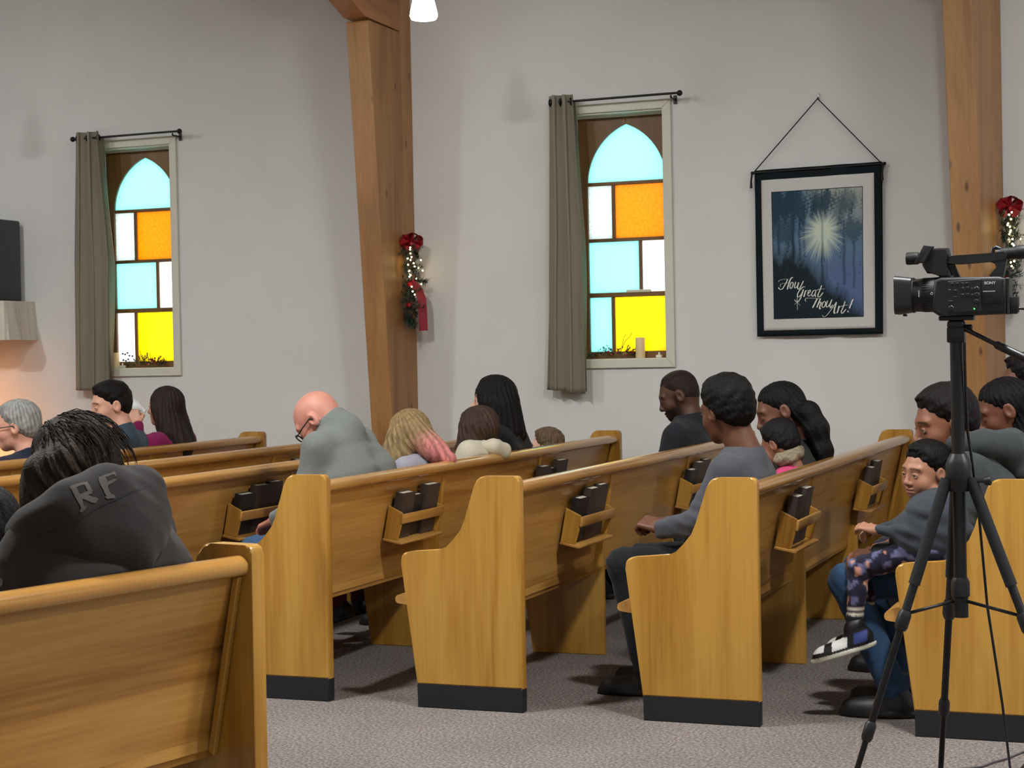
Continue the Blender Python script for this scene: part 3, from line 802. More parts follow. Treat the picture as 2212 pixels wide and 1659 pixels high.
    # ---------------- hair
    if hair:
        hc = np.array(lin(haircol))
        ext = [(L(a), L(bb), ra, rb) for (a, bb, ra, rb) in hairextra]
        def fhair(P):
            p = ((P-H)@R/hs).astype(np.float32)
            az = np.arctan2(p[:, 1], p[:, 0]+.01)
            st = np.sin(26*az+4*wob(p, 3, 22))*.6+np.sin(61*az+6*wob(p, 4, 30))*.4
            if hair == 'short': st = wob(p, 5, 160)*.8+wob(p, 6, 330)*.5
            xh = np.minimum(np.interp(p[:, 2], *HAIRX), .062)
            rag = .004*wob(p, 15, 120)+.003*wob(p, 16, 260)
            if hairfn is not None: zero, xh = hairfn(p, np.zeros(len(p), np.float32), xh)
            else: zero = 0
            zl = zf+.45*np.maximum(np.abs(p[:, 1])-.032, 0)-.03*np.clip((.05-p[:, 0])/.05, 0, 1)*0
            reg = smin((p[:, 0]-xh)*.75, (zl-p[:, 2])*.85+np.maximum(.01-p[:, 0], 0)*0, .02)+(rag if hair == 'short' else rag*.5)
            tp = np.clip(-reg/.030, 0, 1)
            if hair == 'short':
                d = skull_f(p)-hair_t*(.12+.88*tp)-.010*np.clip((p[:, 2]-.03)/.08, 0, 1)*tp+np.clip((-.03-p[:, 2])/.06, 0, 1)*hair_t*.75
            else: d = skull_f(p)-hair_t*(.3+.7*tp)
            d = d+zero
            d = smax(d, reg, .006)
            d = smax(d, -.085-p[:, 2] if hair == 'short' else -.16-p[:, 2], .01)
            d = d*hs
            for (a, bb, ra, rb) in ext: d = smin(d, capsule(P, a, bb, ra, rb), .025)
            return d+st*hair_noise
        hp = np.array([H+.15*hs, H-.15*hs]+[q for x in ext for q in (x[0]+x[2], x[0]-x[2], x[1]+x[3], x[1]-x[3])])
        def colhair(V):
            p = (V-H)@R/hs
            az = np.arctan2(p[:, 1], p[:, 0]+.01)
            k = .95+.22*np.sin(33*az+5*wob(V, 8, 25))+.15*wob(V, 9, 150)
            if callable(haircol2): return haircol2(V, p)*k[:, None]
            return hc*k[:, None]
        haircol2 = HAIRFN.get(label)
        me = sdf_mesh('hair', fhair, hp.min(0)-.03, hp.max(0)+.03, min(hres*1.1, .0048), colhair)
        obj('hair', me, HAIRM, e)
    # ---------------- garment for the upper body
    ar = 1+bulk*2.2
    def ftop(P):
        d = ellip(P, h0+np.array([.0+bellyx*.3, 0, .02]), (.135+bulk, .175*s/(.9 if s < .8 else 1)+bulk, .13))
        for sg in (1, -1):
            d = smin(d, capsule(P, h0+lat*.07*sg*s+np.array([bellyx*.6, 0, .03]), chest+lat*.085*sg*s+np.array([bellyx, 0, 0]), .105*s+bulk, .112*s+bulk), .06)
            d = smin(d, capsule(P, chest+lat*.085*sg*s, N-up*.085*s+lat*.085*sg*s, .112*s+bulk, .085*s+bulk*.8), .06)
        d = smin(d, capsule(P, N-up*.035*s-back*.01, N-up*.09*s, .072*s+bulk*.5, .10*s+bulk*.5), .05)
        for i in (0, 1):
            d = smin(d, capsule(P, N-up*.05*s, Sh[i], .066*s+bulk*.5, .064*s*ar), .05)
            d = smin(d, capsule(P, Sh[i], elbows[i], .062*s*ar, .050*s*ar), .03)
            d = smin(d, capsule(P, elbows[i], wrists[i], .050*s*ar, .037*s*ar), .02)
        if topkind in ('turtleneck', 'shirt', 'crew'):
            k = {'turtleneck': .075, 'shirt': .055, 'crew': .02}[topkind]*hs
            nn = nk0-N; nn = nn/np.linalg.norm(nn)
            ring = capsule(P, N-nn*.02, N+nn*k, .074*hs*nw, .067*hs*nw)
            ring = smax(ring, (P-(N+nn*k)).astype(np.float32)@nn.astype(np.float32), .006)
            d = smin(d, ring, .015)
        d = d+(.0045+bulk*.09)*wob(P, 11, 30)+.0028*wob(P, 12, 68)
        # folds around the bent elbow and the waist
        for i in (0, 1):
            ax_ = (elbows[i]-Sh[i]); q = (P-elbows[i])@(ax_/np.linalg.norm(ax_)).astype(np.float32)
            w = np.exp(-(np.linalg.norm(P-elbows[i], axis=1)/.10)**2)
            d = d+w*.0045*np.sin(q*150+3*wob(P, 13, 18))
        w = np.exp(-((P[:, 2]-(h0[2]+.09))/.07)**2)
        d = d+w*.005*np.sin(P[:, 2]*95+3*wob(P, 14, 14))
        return clipped(P, d)
    pts = np.array([N, chest, h0, *Sh, *elbows, *wrists])
    colt = None
    if topcol is not None:
        colt = lambda V: topcol(V, dict(N=N, up=up, H=H, chest=chest, h0=h0, back=back, lat=lat, Sh=Sh, elbows=elbows, wrists=wrists))
    me = sdf_mesh('top', ftop, pts.min(0)-.20-bulk, pts.max(0)+.20+bulk, cres, colt)
    nm = {'hood': 'hooded_top', 'jacket': 'jacket', 'shirt': 'shirt', 'turtleneck': 'sweater'}.get(topkind, 'shirt')
    obj(nm, me, topmat or cloth(top, vcol=colt is not None), e)
    if hood is not None:
        hc_ = L(hood['c']); 
        hl = [(L(a), L(bb), ra, rb) for (a, bb, ra, rb) in hood['caps']]
        cut = [(L(a), L(bb), ra, rb) for (a, bb, ra, rb) in hood.get('cut', ())]
        def fhood(P):
            d = None
            for (a, bb, ra, rb) in hl:
                v = capsule(P, a, bb, ra, rb); d = v if d is None else smin(d, v, hood.get('k', .035))
            for (a, bb, ra, rb) in cut: d = smax(d, -capsule(P, a, bb, ra, rb), .015)
            return d+.003*wob(P, 21, 45)+.002*wob(P, 22, 100)
        pp = np.array([q for x in hl for q in (x[0]+max(x[2], x[3]), x[0]-max(x[2], x[3]), x[1]+max(x[2], x[3]), x[1]-max(x[2], x[3]))])
        me = sdf_mesh('hood', fhood, pp.min(0)-.03, pp.max(0)+.03, cres*.8)
        obj('hood', me, topmat or cloth(hood.get('col', top)), e)
    # ---------------- trousers
    lr = legr
    def fleg(P):
        d = ellip(P, h0+np.array([-.01, 0, -.02]), (.125, .168*max(s, .8), .105))
        for i in (0, 1):
            d = smin(d, capsule(P, hj[i], knees[i], .088*s*lr, .066*s*lr), .03)
            d = smin(d, capsule(P, knees[i]+np.array([0, 0, -.005]), ankles[i]+np.array([0, 0, .02]), .064*s*lr, .050*s*lr), .02)
            w = np.exp(-(np.linalg.norm(P-knees[i], axis=1)/.09)**2)
            d = d+w*.004*np.sin((P[:, 0]-P[:, 2])*110+3*wob(P, 31, 20))
            w = np.exp(-(np.linalg.norm(P-ankles[i], axis=1)/.07)**2)
            d = d+w*.004*np.sin(P[:, 2]*160+2*wob(P, 32, 20))
        return clipped(P, d+.003*wob(P, 33, 38))
    pts = np.array([h0, *hj, *knees, *ankles])
    me = sdf_mesh('trousers', fleg, pts.min(0)-.15, pts.max(0)+.15, cres, botcol)
    obj('trousers', me, cloth(bottoms, vcol=botcol is not None), e)
    # ---------------- shoes
    for i in (0, 1):
        a = ankles[i]; fd = a-knees[i]; sh_dir = np.array([1., .12*(1, -1)[i], 0])
        tilt = 0. if a[2] < .12 else -.25
        sh_dir = sh_dir/np.linalg.norm(sh_dir)
        z0 = a[2]-.085*s*shoek if a[2] > .12 else 0
        k = (s if not child else s*1.05)*shoek
        def fshoe(P, a=a):
            q = P-np.array([a[0], a[1], z0]); x = q@sh_dir; y = q@np.array([-sh_dir[1], sh_dir[0], 0]); z = q[:, 2]-tilt*x*0+(.32*x if tilt else 0)
            Q = np.stack([x, y, z], 1).astype(np.float32)
            d = capsule(Q, (-.045*k, 0, .045*k), (.15*k, 0, .032*k), .040*k, .036*k)
            d = smin(d, capsule(Q, (-.02*k, 0, .05*k), (.0, 0, .115*k), .042*k, .048*k), .03)
            d = smin(d, ellip(Q, (.10*k, 0, .028*k), (.085*k, .045*k, .035*k)), .02)
            sole = smax(ellip(Q, (.05*k, 0, .014*k), (.150*k, .050*k, .06*k)), Q[:, 2]-.026*k, .004)
            d = np.minimum(d, sole)
            return smax(d, .001-Q[:, 2], .004)
        lo = np.array([a[0], a[1], z0])-.24*k; hi_ = np.array([a[0], a[1], z0])+.24*k
        cf = None if shoecol is None else (lambda V, a=a: shoecol(V, np.array([a[0], a[1], z0]), sh_dir, k))
        me = sdf_mesh('shoe', fshoe, lo, hi_, .007 if cf is None else .0034, cf)
        obj('shoe', me, SHOE if cf is None else SHOEC, e)
    return e, dict(H=H, R=R, N=N, L=L, hs=hs, up=up, back=back, lat=lat, chest=chest, hands=hands, wrists=wrists)

SKIN = mat('skin', 'ffffff', .48, vcol=True, noise=.04, nscale=60, spec=.4)
SKIN.node_tree.nodes['Principled BSDF'].inputs['Subsurface Weight'].default_value = .12
SKIN.node_tree.nodes['Principled BSDF'].inputs['Subsurface Radius'].default_value = (.02, .008, .004)
SKIN.node_tree.nodes['Principled BSDF'].inputs['Subsurface Scale'].default_value = .3
EYE = mat('eye', 'ffffff', .1, vcol=True)
HAIRM = mat('hair', 'ffffff', .5, vcol=True, noise=.3, nscale=70, bump=.5, bscale=260, stretch=(1, 1, .3), spec=.15)
SHOE = mat('black_shoe_leather', '101013', .5, noise=.1, nscale=30)
SHOEC = mat('sneaker', 'ffffff', .5, vcol=True)
def flat_skin(c): return mat('lid_'+str(c), c, .5)
def cloth(c, vcol=False):
    return mat('cloth_'+str(c)+('v' if vcol else ''), c, .9, noise=.10, nscale=160, bump=.25, bscale=420, vcol=vcol, spec=.2, sheen=.08)
HAIRFN = {}

# ------------------------------------------------------------------ the congregation
PI = math.pi
def lerpc(a, b, t): return a*(1-t)[:, None]+b*t[:, None]
def glasses(e, d, col='15120f'):
    H, R, hs = d['H'], d['R'], d['hs']*1.02
    T = lambda x, y, z: tuple(R@(np.array([x, y, z])*hs)+H)
    g = B()
    for sg in (1, -1):
        pts = [T(.103-.10*(.026*math.cos(a)+.002)**2*20, sg*(.034+.026*math.cos(a)), .002+.019*math.sin(a)) for a in np.linspace(0, 2*PI, 18, endpoint=False)]
        tube(g, pts, .0028*hs, 6, closed=True)
        tube(g, [T(.100, sg*.060, .008), T(.05, sg*.079, .010), T(-.005, sg*.089, .012), T(-.022, sg*.086, -.012)], .0026*hs, 6)
    tube(g, [T(.104, .010, .006), T(.108, 0, .009), T(.104, -.010, .006)], .0024*hs, 6)
    o = obj('glasses', g, mat('spectacle_frame', col, .3), e, 60); o['label'] = 'dark framed spectacles'

# --- pew A
e, d = make_person('grey haired man with glasses in a navy jacket', (-5.93, 7.75), PI, xb=0.295, head=(-5.86, 7.75, 1.030), hrot=(20, 6, 0), hs=1.06, haircol='8d8d89', hair_t=.016, skin='c8937e', brow='77726c', top='1b2130', topkind='shirt', bottoms='1d2026', bulk=.012, hair_noise=.003, eyes_open=False)
glasses(e, d)
def quiff(p, d, xh):
    return d-.010*np.exp(-(((p[:, 0]-.055)/.04)**2+((p[:, 2]-.10)/.035)**2)), xh+.004
make_person('man with short dark hair in a blue denim shirt turning his head', (-5.92, 8.62), PI, xb=0.285, head=(-5.858, 8.62, 1.118), hrot=(50, 9, 0), hs=1.08, haircol='120f0e', hairfn=quiff, hair_t=.012, skin='cd9a84', brow='2a1c15', top='384754', topkind='shirt', bottoms='23262e', nw=1.1, bulk=.012, shw=.18)
def forwardhair(p, d, xh): return d, xh+.045*np.clip((.11-p[:, 2])/.1, 0, 1)+.02
make_person('woman with long straight brown hair in a maroon top drinking', (-5.93, 9.23), PI, xb=0.295, head=(-5.872, 9.23, 1.090), hrot=(4, 0, 0), hair='long', haircol='2c211d', hairfn=forwardhair,
            hairextra=[((-5.86, 9.19, 1.08), (-5.80, 9.17, .93), .075, .075), ((-5.82, 9.20, .98), (-5.73, 9.18, .84), .080, .07), ((-5.84, 9.28, 1.06), (-5.77, 9.29, .84), .07, .07)],
            skin='c9977f', top='7b1c4c', bottoms='24242c', elbows=[(-5.93, 8.98, .88), None], wrists=[(-5.955, 9.05, .985), None], handdir=[(-.55, .25, 1), None], handup=[(.5, -1, .3), None], curl=(50, 35), s=.94)
# --- clear bottle held up
def bottle(p, q):
    p, q = Vector(p), Vector(q); ax = (q-p).normalized()
    e = empty('water_bottle', p); e.rotation_euler = ax.to_track_quat('Z', 'Y').to_euler()
    m, nt, b = newmat('clear_plastic'); b.inputs['Base Color'].default_value = (.9, .95, .97, 1); b.inputs['Transmission Weight'].default_value = .45; b.inputs['Roughness'].default_value = .2; b.inputs['IOR'].default_value = 1.35
    bm = B(); lathe(bm, [(.012, .0), (.012, .02), (.016, .028), (.031, .06), (.032, .075), (.030, .08), (.032, .09), (.030, .105), (.032, .115), (.030, .13), (.032, .14), (.030, .155), (.032, .165), (.032, .185), (.026, .192)], n=20); obj('bottle_body', bm, m, e, 60)
    tag(e, 'clear plastic water bottle raised to the long haired woman\'s mouth', 'bottle')
bottle((-5.945, 9.12, 1.070), (-6.055, 9.08, 1.145))

# --- pew one
e, d = make_person('bald man with glasses in a grey ribbed collar sweater, head bowed', (-3.455, 6.93), PI, xb=0.265, head=(-3.615, 6.93, 1.090), hrot=(6, 46, 0), hs=1.06, hair=None, skin='b97e6d', brow='8a6a58', top='696c69', topkind='turtleneck', bottoms='35506e',
            neck=(-3.505, 6.93, 1.035), s=1.08, bulk=.028, nw=1.22, shw=.185, bellyx=.03, eyes_open=False, knees=[(-3.87, 6.78, .515), (-3.87, 7.05, .515)], elbows=[(-3.58, 6.70, .73), None], wrists=[(-3.76, 6.80, .66), None])
glasses(e, d)
def blondecol(V, p):
    base = np.array(lin('86704e')); pink = np.array(lin('b5706c'))
    t = np.clip((-V[:, 0]-.035)/.11, 0, 1)*np.clip((1.04-V[:, 2])/.08, 0, 1)
    return lerpc(np.repeat(base[None], len(V), 0), np.repeat(pink[None], len(V), 0), t)
LB = 'girl with blond hair and pink tips bowing her head'
HAIRFN[LB] = blondecol
make_person(LB, (-3.46, 7.55), PI, xb=0.27, head=(-3.462, 7.57, .990), hrot=(0, 28, 0), hs=.93, s=.82, hair='long', hair_t=.016, hairfn=lambda p, d, xh: (d, xh+.05*np.clip((.11-p[:, 2])/.06, 0, 1)), haircol='8f7550',
            hairextra=[((-3.46, 7.53, 1.01), (-3.50, 7.49, .86), .075, .075), ((-3.50, 7.50, .98), (-3.53, 7.48, .83), .05, .05), ((-3.42, 7.54, 1.0), (-3.30, 7.52, .92), .075, .055), ((-3.33, 7.53, .93), (-3.23, 7.51, .885), .055, .03)],
            skin='d2a48f', top='8d8a94', bottoms='5a2436', eyes_open=False, neck=(-3.40, 7.57, .88), shoes='15151a', bulk=.01)
def bob(p, d, xh): return d, xh+.06*np.clip((.10-p[:, 2])/.06, 0, 1)
make_person('child with brown bobbed hair in a cream hooded top', (-3.44, 8.15), PI, xb=0.25, head=(-3.345, 8.15, .985), hrot=(-4, 18, 0), hs=.95, s=.88, neck=(-3.305, 8.15, .925), hair='long', hair_t=.016, hairfn=bob, haircol='3d2e25',
            hairextra=[((-3.36, 8.10, .99), (-3.39, 8.07, .91), .07, .045), ((-3.33, 8.10, .99), (-3.34, 8.08, .95), .075, .055)], skin='d2a48f', top='b9b19d', topkind='hood', bottoms='3a3c48', eyes_open=False,
            hood=dict(c=(0, 0, 0), caps=[((-3.285, 8.05, .915), (-3.235, 8.075, .912), .022, .030), ((-3.235, 8.075, .912), (-3.20, 8.14, .902), .030, .030), ((-3.235, 8.09, .90), (-3.205, 8.13, .875), .034, .032)]), bulk=.01)
make_person('woman with long black hair in a black top', (-3.46, 8.5), PI, xb=0.27, head=(-3.400, 8.5, 1.130), hrot=(10, 0, 0), hair='long', hair_t=.018, hairfn=bob, haircol='110e0e',
            hairextra=[((-3.38, 8.44, 1.12), (-3.36, 8.42, 1.0), .075, .06), ((-3.34, 8.46, 1.10), (-3.29, 8.45, .97), .075, .05), ((-3.33, 8.52, 1.10), (-3.27, 8.52, .95), .07, .045)],
            skin='d0a08d', top='14151a', bottoms='22242c', bulk=.03, s=1.0, neck=(-3.335, 8.5, .985))
make_person('small child with sandy hair whose tuft peeks over the pew rail', (-3.44, 9.3), PI, xb=0.25, head=(-3.40, 9.3, .835), hrot=(0, 0, 0), hs=.85, s=.6, child=True, haircol='62503c', hair_t=.016, hair_noise=.0045, skin='d8ab96', top='3b4a66', bottoms='2c3140', neck=(-3.395, 9.3, .70))

# --- pew two
make_person('bearded man with a shaved head in a dark jacket looking down', (-2.65, 9.3), PI, xb=0.284, head=(-2.612, 9.3, 1.122), hrot=(12, 22, 0), hs=1.08, hair='short', hair_t=.0015, hair_noise=.0005, haircol='2a1e19', skin='513528', brow='140e0c', beard='130d0b', lip='4a2a24', top='202328', topkind='shirt', bottoms='1c1e24',
            eyes_open=False, nw=1.12, bulk=.03, shw=.19, neck=(-2.545, 9.3, .962), s=1.05, hairfn=lambda p, d, xh: (d, xh-.014), nose=.7)

# --- pew three
make_person('man with thick dark hair in a grey long sleeve shirt, hands clasped', (-1.735, 6.75), PI, xb=0.286, head=(-1.703, 6.75, 1.122), hrot=(-34, 10, -4), hs=1.06, haircol='0d0b0b', hair_t=.018, hair_noise=.0045, skin='633f2e', top='45464d', bottoms='15181b',
            neck=(-1.625, 6.75, .945), nw=1.06, bulk=.022, shw=.195, elbows=[(-1.765, 6.525, .705), None], wrists=[(-1.935, 6.62, .665), (-1.94, 6.73, .67)], handdir=[(-1, .35, .28), (-1, -.35, .2)], handup=[(.2, -.7, 1), (.2, .7, 1)], curl=72,
            knees=[(-2.10, 6.61, .525), (-2.10, 6.86, .515)], ankles=[(-2.02, 6.63, .085), (-2.03, 6.83, .085)], legr=.98)
make_person('woman with a long black ponytail looking down', (-1.74, 7.95), PI, xb=0.291, head=(-1.748, 7.95, 1.080), hrot=(18, 22, 0), hs=1.06, hair='long', hair_t=.010, haircol='0c0a0b', skin='6c4635', brow='140e0c', lip='6a3832', top='2e2d2a', bottoms='24242c', eyes_open=False,
            hairfn=lambda p, d, xh: (smax(d, -.06-p[:, 2], .02), xh-.004), hair_noise=.0028,
            hairextra=[((-1.665, 7.93, 1.09), (-1.615, 7.91, 1.075), .05, .05), ((-1.61, 7.91, 1.075), (-1.575, 7.90, 1.00), .05, .055), ((-1.575, 7.90, 1.0), (-1.545, 7.89, .90), .055, .045), ((-1.545, 7.89, .90), (-1.53, 7.88, .84), .045, .03)], bulk=.01)
def pinkhood(e, d): pass
e, d = make_person('child in a pink coat with a fur trimmed hood, dark hair', (-1.76, 7.76), PI, xb=0.311, head=(-1.715, 7.77, .935), hrot=(-20, 24, 0), hs=.84, s=.6, child=True, haircol='151214', hair_t=.015, skin='8a5c48', top='c23a6c', bottoms='2c2a38', bulk=.02, hipz=.52)
L_ = d['L']
def furf(P):
    d_ = None
    pts = [L_(q) for q in ((-1.70, 7.70, .875), (-1.655, 7.705, .885), (-1.635, 7.75, .905), (-1.645, 7.80, .905), (-1.69, 7.83, .895))]
    for a, b in zip(pts, pts[1:]):
        v = capsule(P, a, b, .030, .030); d_ = v if d_ is None else smin(d_, v, .01)
    return d_+.006*wob(P, 41, 120)+.005*wob(P, 42, 260)
_q = L_((-1.67, 7.76, .89)); _me = sdf_mesh('fur_trim', furf, _q-.13, _q+.13, .004)
o = obj('fur_trim', _me, mat('tan_fur', '8a7f68', .95, noise=.35, nscale=90, bump=.6, bscale=300), e); o['label'] = 'tan fur trim'

# --- pew four
make_person('man in a grey hooded sweatshirt and jeans holding a boy', (-.755, 6.73), PI, xb=0.297, head=(-.852, 6.74, 1.068), hrot=(26, 14, 0), hs=1.10, haircol='14100f', hair_t=.016, skin='7a4e39', brow='1c1310', top='35393b', topkind='hood', bottoms='27405c', neck=(-.73, 6.74, .955), nw=1.05, bulk=.022, shw=.185,
            elbows=[(-.79, 6.47, .67), None], wrists=[(-1.05, 6.46, .600), (-1.03, 6.72, .62)], handdir=[(-1, .1, -.10), None], handup=[(0, -.7, 1), None], curl=(38, 35), knees=[(-1.20, 6.56, .485), (-1.19, 6.80, .50)], ankles=[(-1.02, 6.47, .085), (-1.03, 6.66, .085)], legr=1.06,
            hood=dict(c=(0, 0, 0), caps=[((-.80, 6.63, 1.0), (-.70, 6.61, 1.0), .035, .05), ((-.70, 6.61, 1.0), (-.625, 6.68, .985), .05, .06), ((-.625, 6.68, .985), (-.615, 6.78, .985), .06, .06), ((-.615, 6.78, .985), (-.70, 6.86, 1.0), .06, .045), ((-.63, 6.70, .96), (-.59, 6.72, .90), .06, .05)]))
def camo(V):
    n = wob(V, 51, 105, 6); m = wob(V, 52, 130, 6); a = np.array(lin('1c1a2c')); b = np.array(lin('5a5a78')); c = np.array(lin('b07c68'))
    t = (n > .16).astype(float); u = (m > .44).astype(float)
    o_ = lerpc(lerpc(np.repeat(a[None], len(V), 0), np.repeat(b[None], len(V), 0), t), np.repeat(c[None], len(V), 0), u)
    o_[V[:, 2] < .425] = lin('17161f')
    o_[((V[:, 2] > .388) & (V[:, 2] < .397)) | ((V[:, 2] > .405) & (V[:, 2] < .412))] = lin('c8c0b0')
    return o_
def sneaker(V, o, dr, k):
    q = V-o; x = q@dr; z = q[:, 2]+.32*x
    c = np.repeat(np.array(lin('101014'))[None], len(V), 0)
    wh = np.array(lin('d8d8d4')); bl = np.array(lin('2b3a78'))
    c[(z < .024*k)] = np.array(lin('c9c6b8'))
    c[(z > .036*k) & (x > .03*k) & (x < .10*k) & (z < .082*k)] = wh
    c[(z > .045*k) & (x > .135*k)] = wh
    c[(z > .04*k) & (x < -.0*k) & (x > -.06*k) & (z < .09*k)] = bl
    return c
make_person('boy in a grey sweatshirt and patterned trousers sitting on the lap', (-.875, 6.475), PI, xb=0.417, head=(-.900, 6.53, .900), hrot=(50, 6, -4), hs=.86, s=.60, child=True, haircol='0c0a0a', hair_t=.014, skin='9a6c55', lip='8a4f48', brow='2a1a14', top='33373d', bottoms='2a2840', botcol=camo, hres=.0036,
            hipz=.645, lap=True, neck=(-.872, 6.51, .795), shw=.185, bulk=.018, elbows=[(-.935, 6.375, .685), (-.955, 6.60, .70)], wrists=[(-1.055, 6.40, .695), (-1.06, 6.50, .69)], handdir=[(-1, .2, .25), None], handup=[(.2, -.6, 1), None], curl=45,
            knees=[(-1.13, 6.41, .555), (-1.12, 6.53, .56)], ankles=[(-1.145, 6.385, .315), (-1.13, 6.53, .32)], legr=1.05, shoecol=sneaker, shoek=1.28)
make_person('woman with dark hair and an uncovered ear in a maroon top', (-.745, 7.5), PI, xb=0.287, head=(-.700, 7.5, 1.090), hrot=(8, 24, 0), hs=1.06, hair='long', haircol='0e0b0c', hair_t=.012, skin='68402f', top='6c1730', bottoms='26242c', eyes_open=False, hairfn=lambda p, d, xh: (d, xh-.006),
            hairextra=[((-.64, 7.49, 1.05), (-.60, 7.48, .95), .06, .05)], bulk=.01)
make_person('person with short dark hair seated past the maroon woman', (-.74, 8.3), PI, xb=0.282, head=(-.690, 8.3, 1.180), hrot=(10, 0, 0), hs=1.04, haircol='120f0f', hair_t=.02, hair_noise=.005, skin='68402f', top='2a2d33', bottoms='22242a')

# --- pew across the aisle
PD = PI-.222
ft = (-.975, .22); lf = (-.22, -.975)
LR = 'woman with tousled brown hair in a dark grey hooded jacket'
def browncol(V, p):
    a = np.array(lin('120d0b')); b = np.array(lin('38281a'))
    t = np.clip(.45+.6*wob(V, 61, 26)+.25*wob(V, 62, 60), 0, 1)
    return lerpc(np.repeat(a[None], len(V), 0), np.repeat(b[None], len(V), 0), t*.8)
HAIRFN[LR] = browncol
RF, RFD = make_person(LR, (-2.465, 3.54), PD, xb=0.25, head=(-2.530, 3.565, 1.098), hrot=(26, 26, 6), hs=.98, hair='long', hair_t=.014, haircol='2e211a', hairfn=lambda p, d, xh: (d-.012*np.exp(-(((p[:, 0]+.01)/.05)**2+((p[:, 2]-.11)/.04)**2)), xh+.008), hair_noise=.0042,
            hairextra=[((-2.51, 3.51, 1.11), (-2.51, 3.47, 1.01), .075, .05), ((-2.50, 3.56, 1.11), (-2.45, 3.55, 1.04), .075, .055), ((-2.55, 3.46, 1.10), (-2.56, 3.43, 1.01), .045, .03)],
            skin='b98570', top='2a2726', topkind='hood', bottoms='20222a', neck=(-2.46, 3.555, 1.00), bulk=.030, shw=.165, eyes_open=False, cres=.008, hres=.0036,
            elbows=[(-2.60, 3.28, .78), None], wrists=[(-2.80, 3.42, .70), None],
            hood=dict(c=(0, 0, 0), k=.075, caps=[((-2.565, 3.385, .965), (-2.50, 3.375, .985), .028, .036), ((-2.50, 3.375, .985), (-2.42, 3.40, 1.03), .036, .046), ((-2.42, 3.40, 1.03), (-2.375, 3.48, 1.065), .046, .040), ((-2.375, 3.48, 1.065), (-2.375, 3.60, 1.055), .040, .042), ((-2.36, 3.60, 1.045), (-2.48, 3.68, 1.0), .045, .045),
                ((-2.42, 3.43, .98), (-2.345, 3.49, .955), .058, .055), ((-2.355, 3.49, .955), (-2.355, 3.59, .955), .050, .050), ((-2.37, 3.49, 1.01), (-2.345, 3.56, .98), .045, .05), ((-2.46, 3.41, .95), (-2.40, 3.44, .925), .045, .05), ((-2.40, 3.44, .925), (-2.345, 3.51, .915), .05, .055)]))
# lettering on the hood band and badge on the sleeve, wrapped on the cloth
def on_cloth(name, polys, target, mcol, parent, label, off=.003):
    bm = B()
    for pl_ in polys:
        vs = [bm.verts.new(p) for p in pl_]; bm.faces.new(vs)
    bmesh.ops.subdivide_edges(bm, edges=bm.edges, cuts=4, use_grid_fill=True)
    bmesh.ops.triangulate(bm, faces=bm.faces)
    o = obj(name, bm, mcol, parent)
    md = o.modifiers.new('wrap', 'SHRINKWRAP'); md.target = target; md.wrap_method = 'NEAREST_SURFACEPOINT'; md.wrap_mode = 'ABOVE_SURFACE'; md.offset = off
    o['label'] = label
    return o
hoodo = [c for c in RF.children if c.name.startswith('hood') and not c.name.startswith('hooded')][0]
jack = [c for c in RF.children if c.name.startswith('hooded_top')][0]
def letters():
    # band frame: origin, along the band, across the band (world), a little outside the hood
    O = np.array([-2.385, 3.34, 1.092]); A_ = np.array([-2.260, 3.42, 1.180])-O; ln = np.linalg.norm(A_); A_ /= ln
    Cc = np.array([.45, -.25, -.86]); Cc -= A_*(Cc@A_); Cc /= np.linalg.norm(Cc)
    w2 = lambda u, v: tuple(RFD['L'](O+A_*u*1.35+Cc*v*1.35))
    def quad(u0, v0, u1, v1, t):
        a, b = np.array([u0, v0]), np.array([u1, v1]); d_ = (b-a)/np.linalg.norm(b-a); n = np.array([-d_[1], d_[0]])*t/2
        return [w2(*(a+n)), w2(*(b+n)), w2(*(b-n)), w2(*(a-n))]
    P_ = []
    # R : stem, bowl, leg
    P_ += [quad(.006, -.002, .006, .062, .012), quad(.0, .0, .038, .0, .010), quad(.038, -.003, .038, .033, .012), quad(.006, .031, .040, .031, .010), quad(.020, .033, .042, .062, .012), quad(-.004, .062, .018, .062, .008)]
    # F
    P_ += [quad(.070, -.002, .070, .062, .012), quad(.064, .0, .108, .0, .010), quad(.070, .028, .100, .028, .010), quad(.108, -.004, .108, .014, .008), quad(.060, .062, .082, .062, .008)]
    on_cloth('hood_lettering', P_, hoodo, mat('grey_flock_print', '454140', .8), RF, 'pale grey letters RF on the hood band', .002)
letters()
def seam():
    pts = [(-2.50, 3.34, .955), (-2.44, 3.345, .975), (-2.38, 3.36, 1.0), (-2.32, 3.39, 1.035), (-2.29, 3.45, 1.06), (-2.29, 3.53, 1.07)]
    P_ = []
    for a, b in zip(pts, pts[1:]):
        a, b = np.array(a), np.array(b); P_.append([tuple(RFD['L'](a)), tuple(RFD['L'](b)), tuple(RFD['L'](b+[0, 0, .004])), tuple(RFD['L'](a+[0, 0, .004]))])
    on_cloth('hood_seam', P_, hoodo, mat('dark_seam', '151313', .9), RF, 'dark stitched seam', .0015)
seam()
def badge():
    c = np.array([-2.545, 3.27, .872]); n = np.array([.25, -.95, .1]); n /= np.linalg.norm(n); u = np.cross(n, [0, 0, 1]); u /= np.linalg.norm(u); v = np.cross(u, n)
    P_ = [[tuple(RFD['L'](c+n*.05+.032*(math.cos(a)*u+math.sin(a)*v))) for a in np.linspace(0, 2*PI, 20, endpoint=False)]]
    on_cloth('sleeve_badge', P_, jack, mat('badge_grey', '565454', .7, noise=.35, nscale=160), RF, 'round pale grey printed badge', .003)
badge()
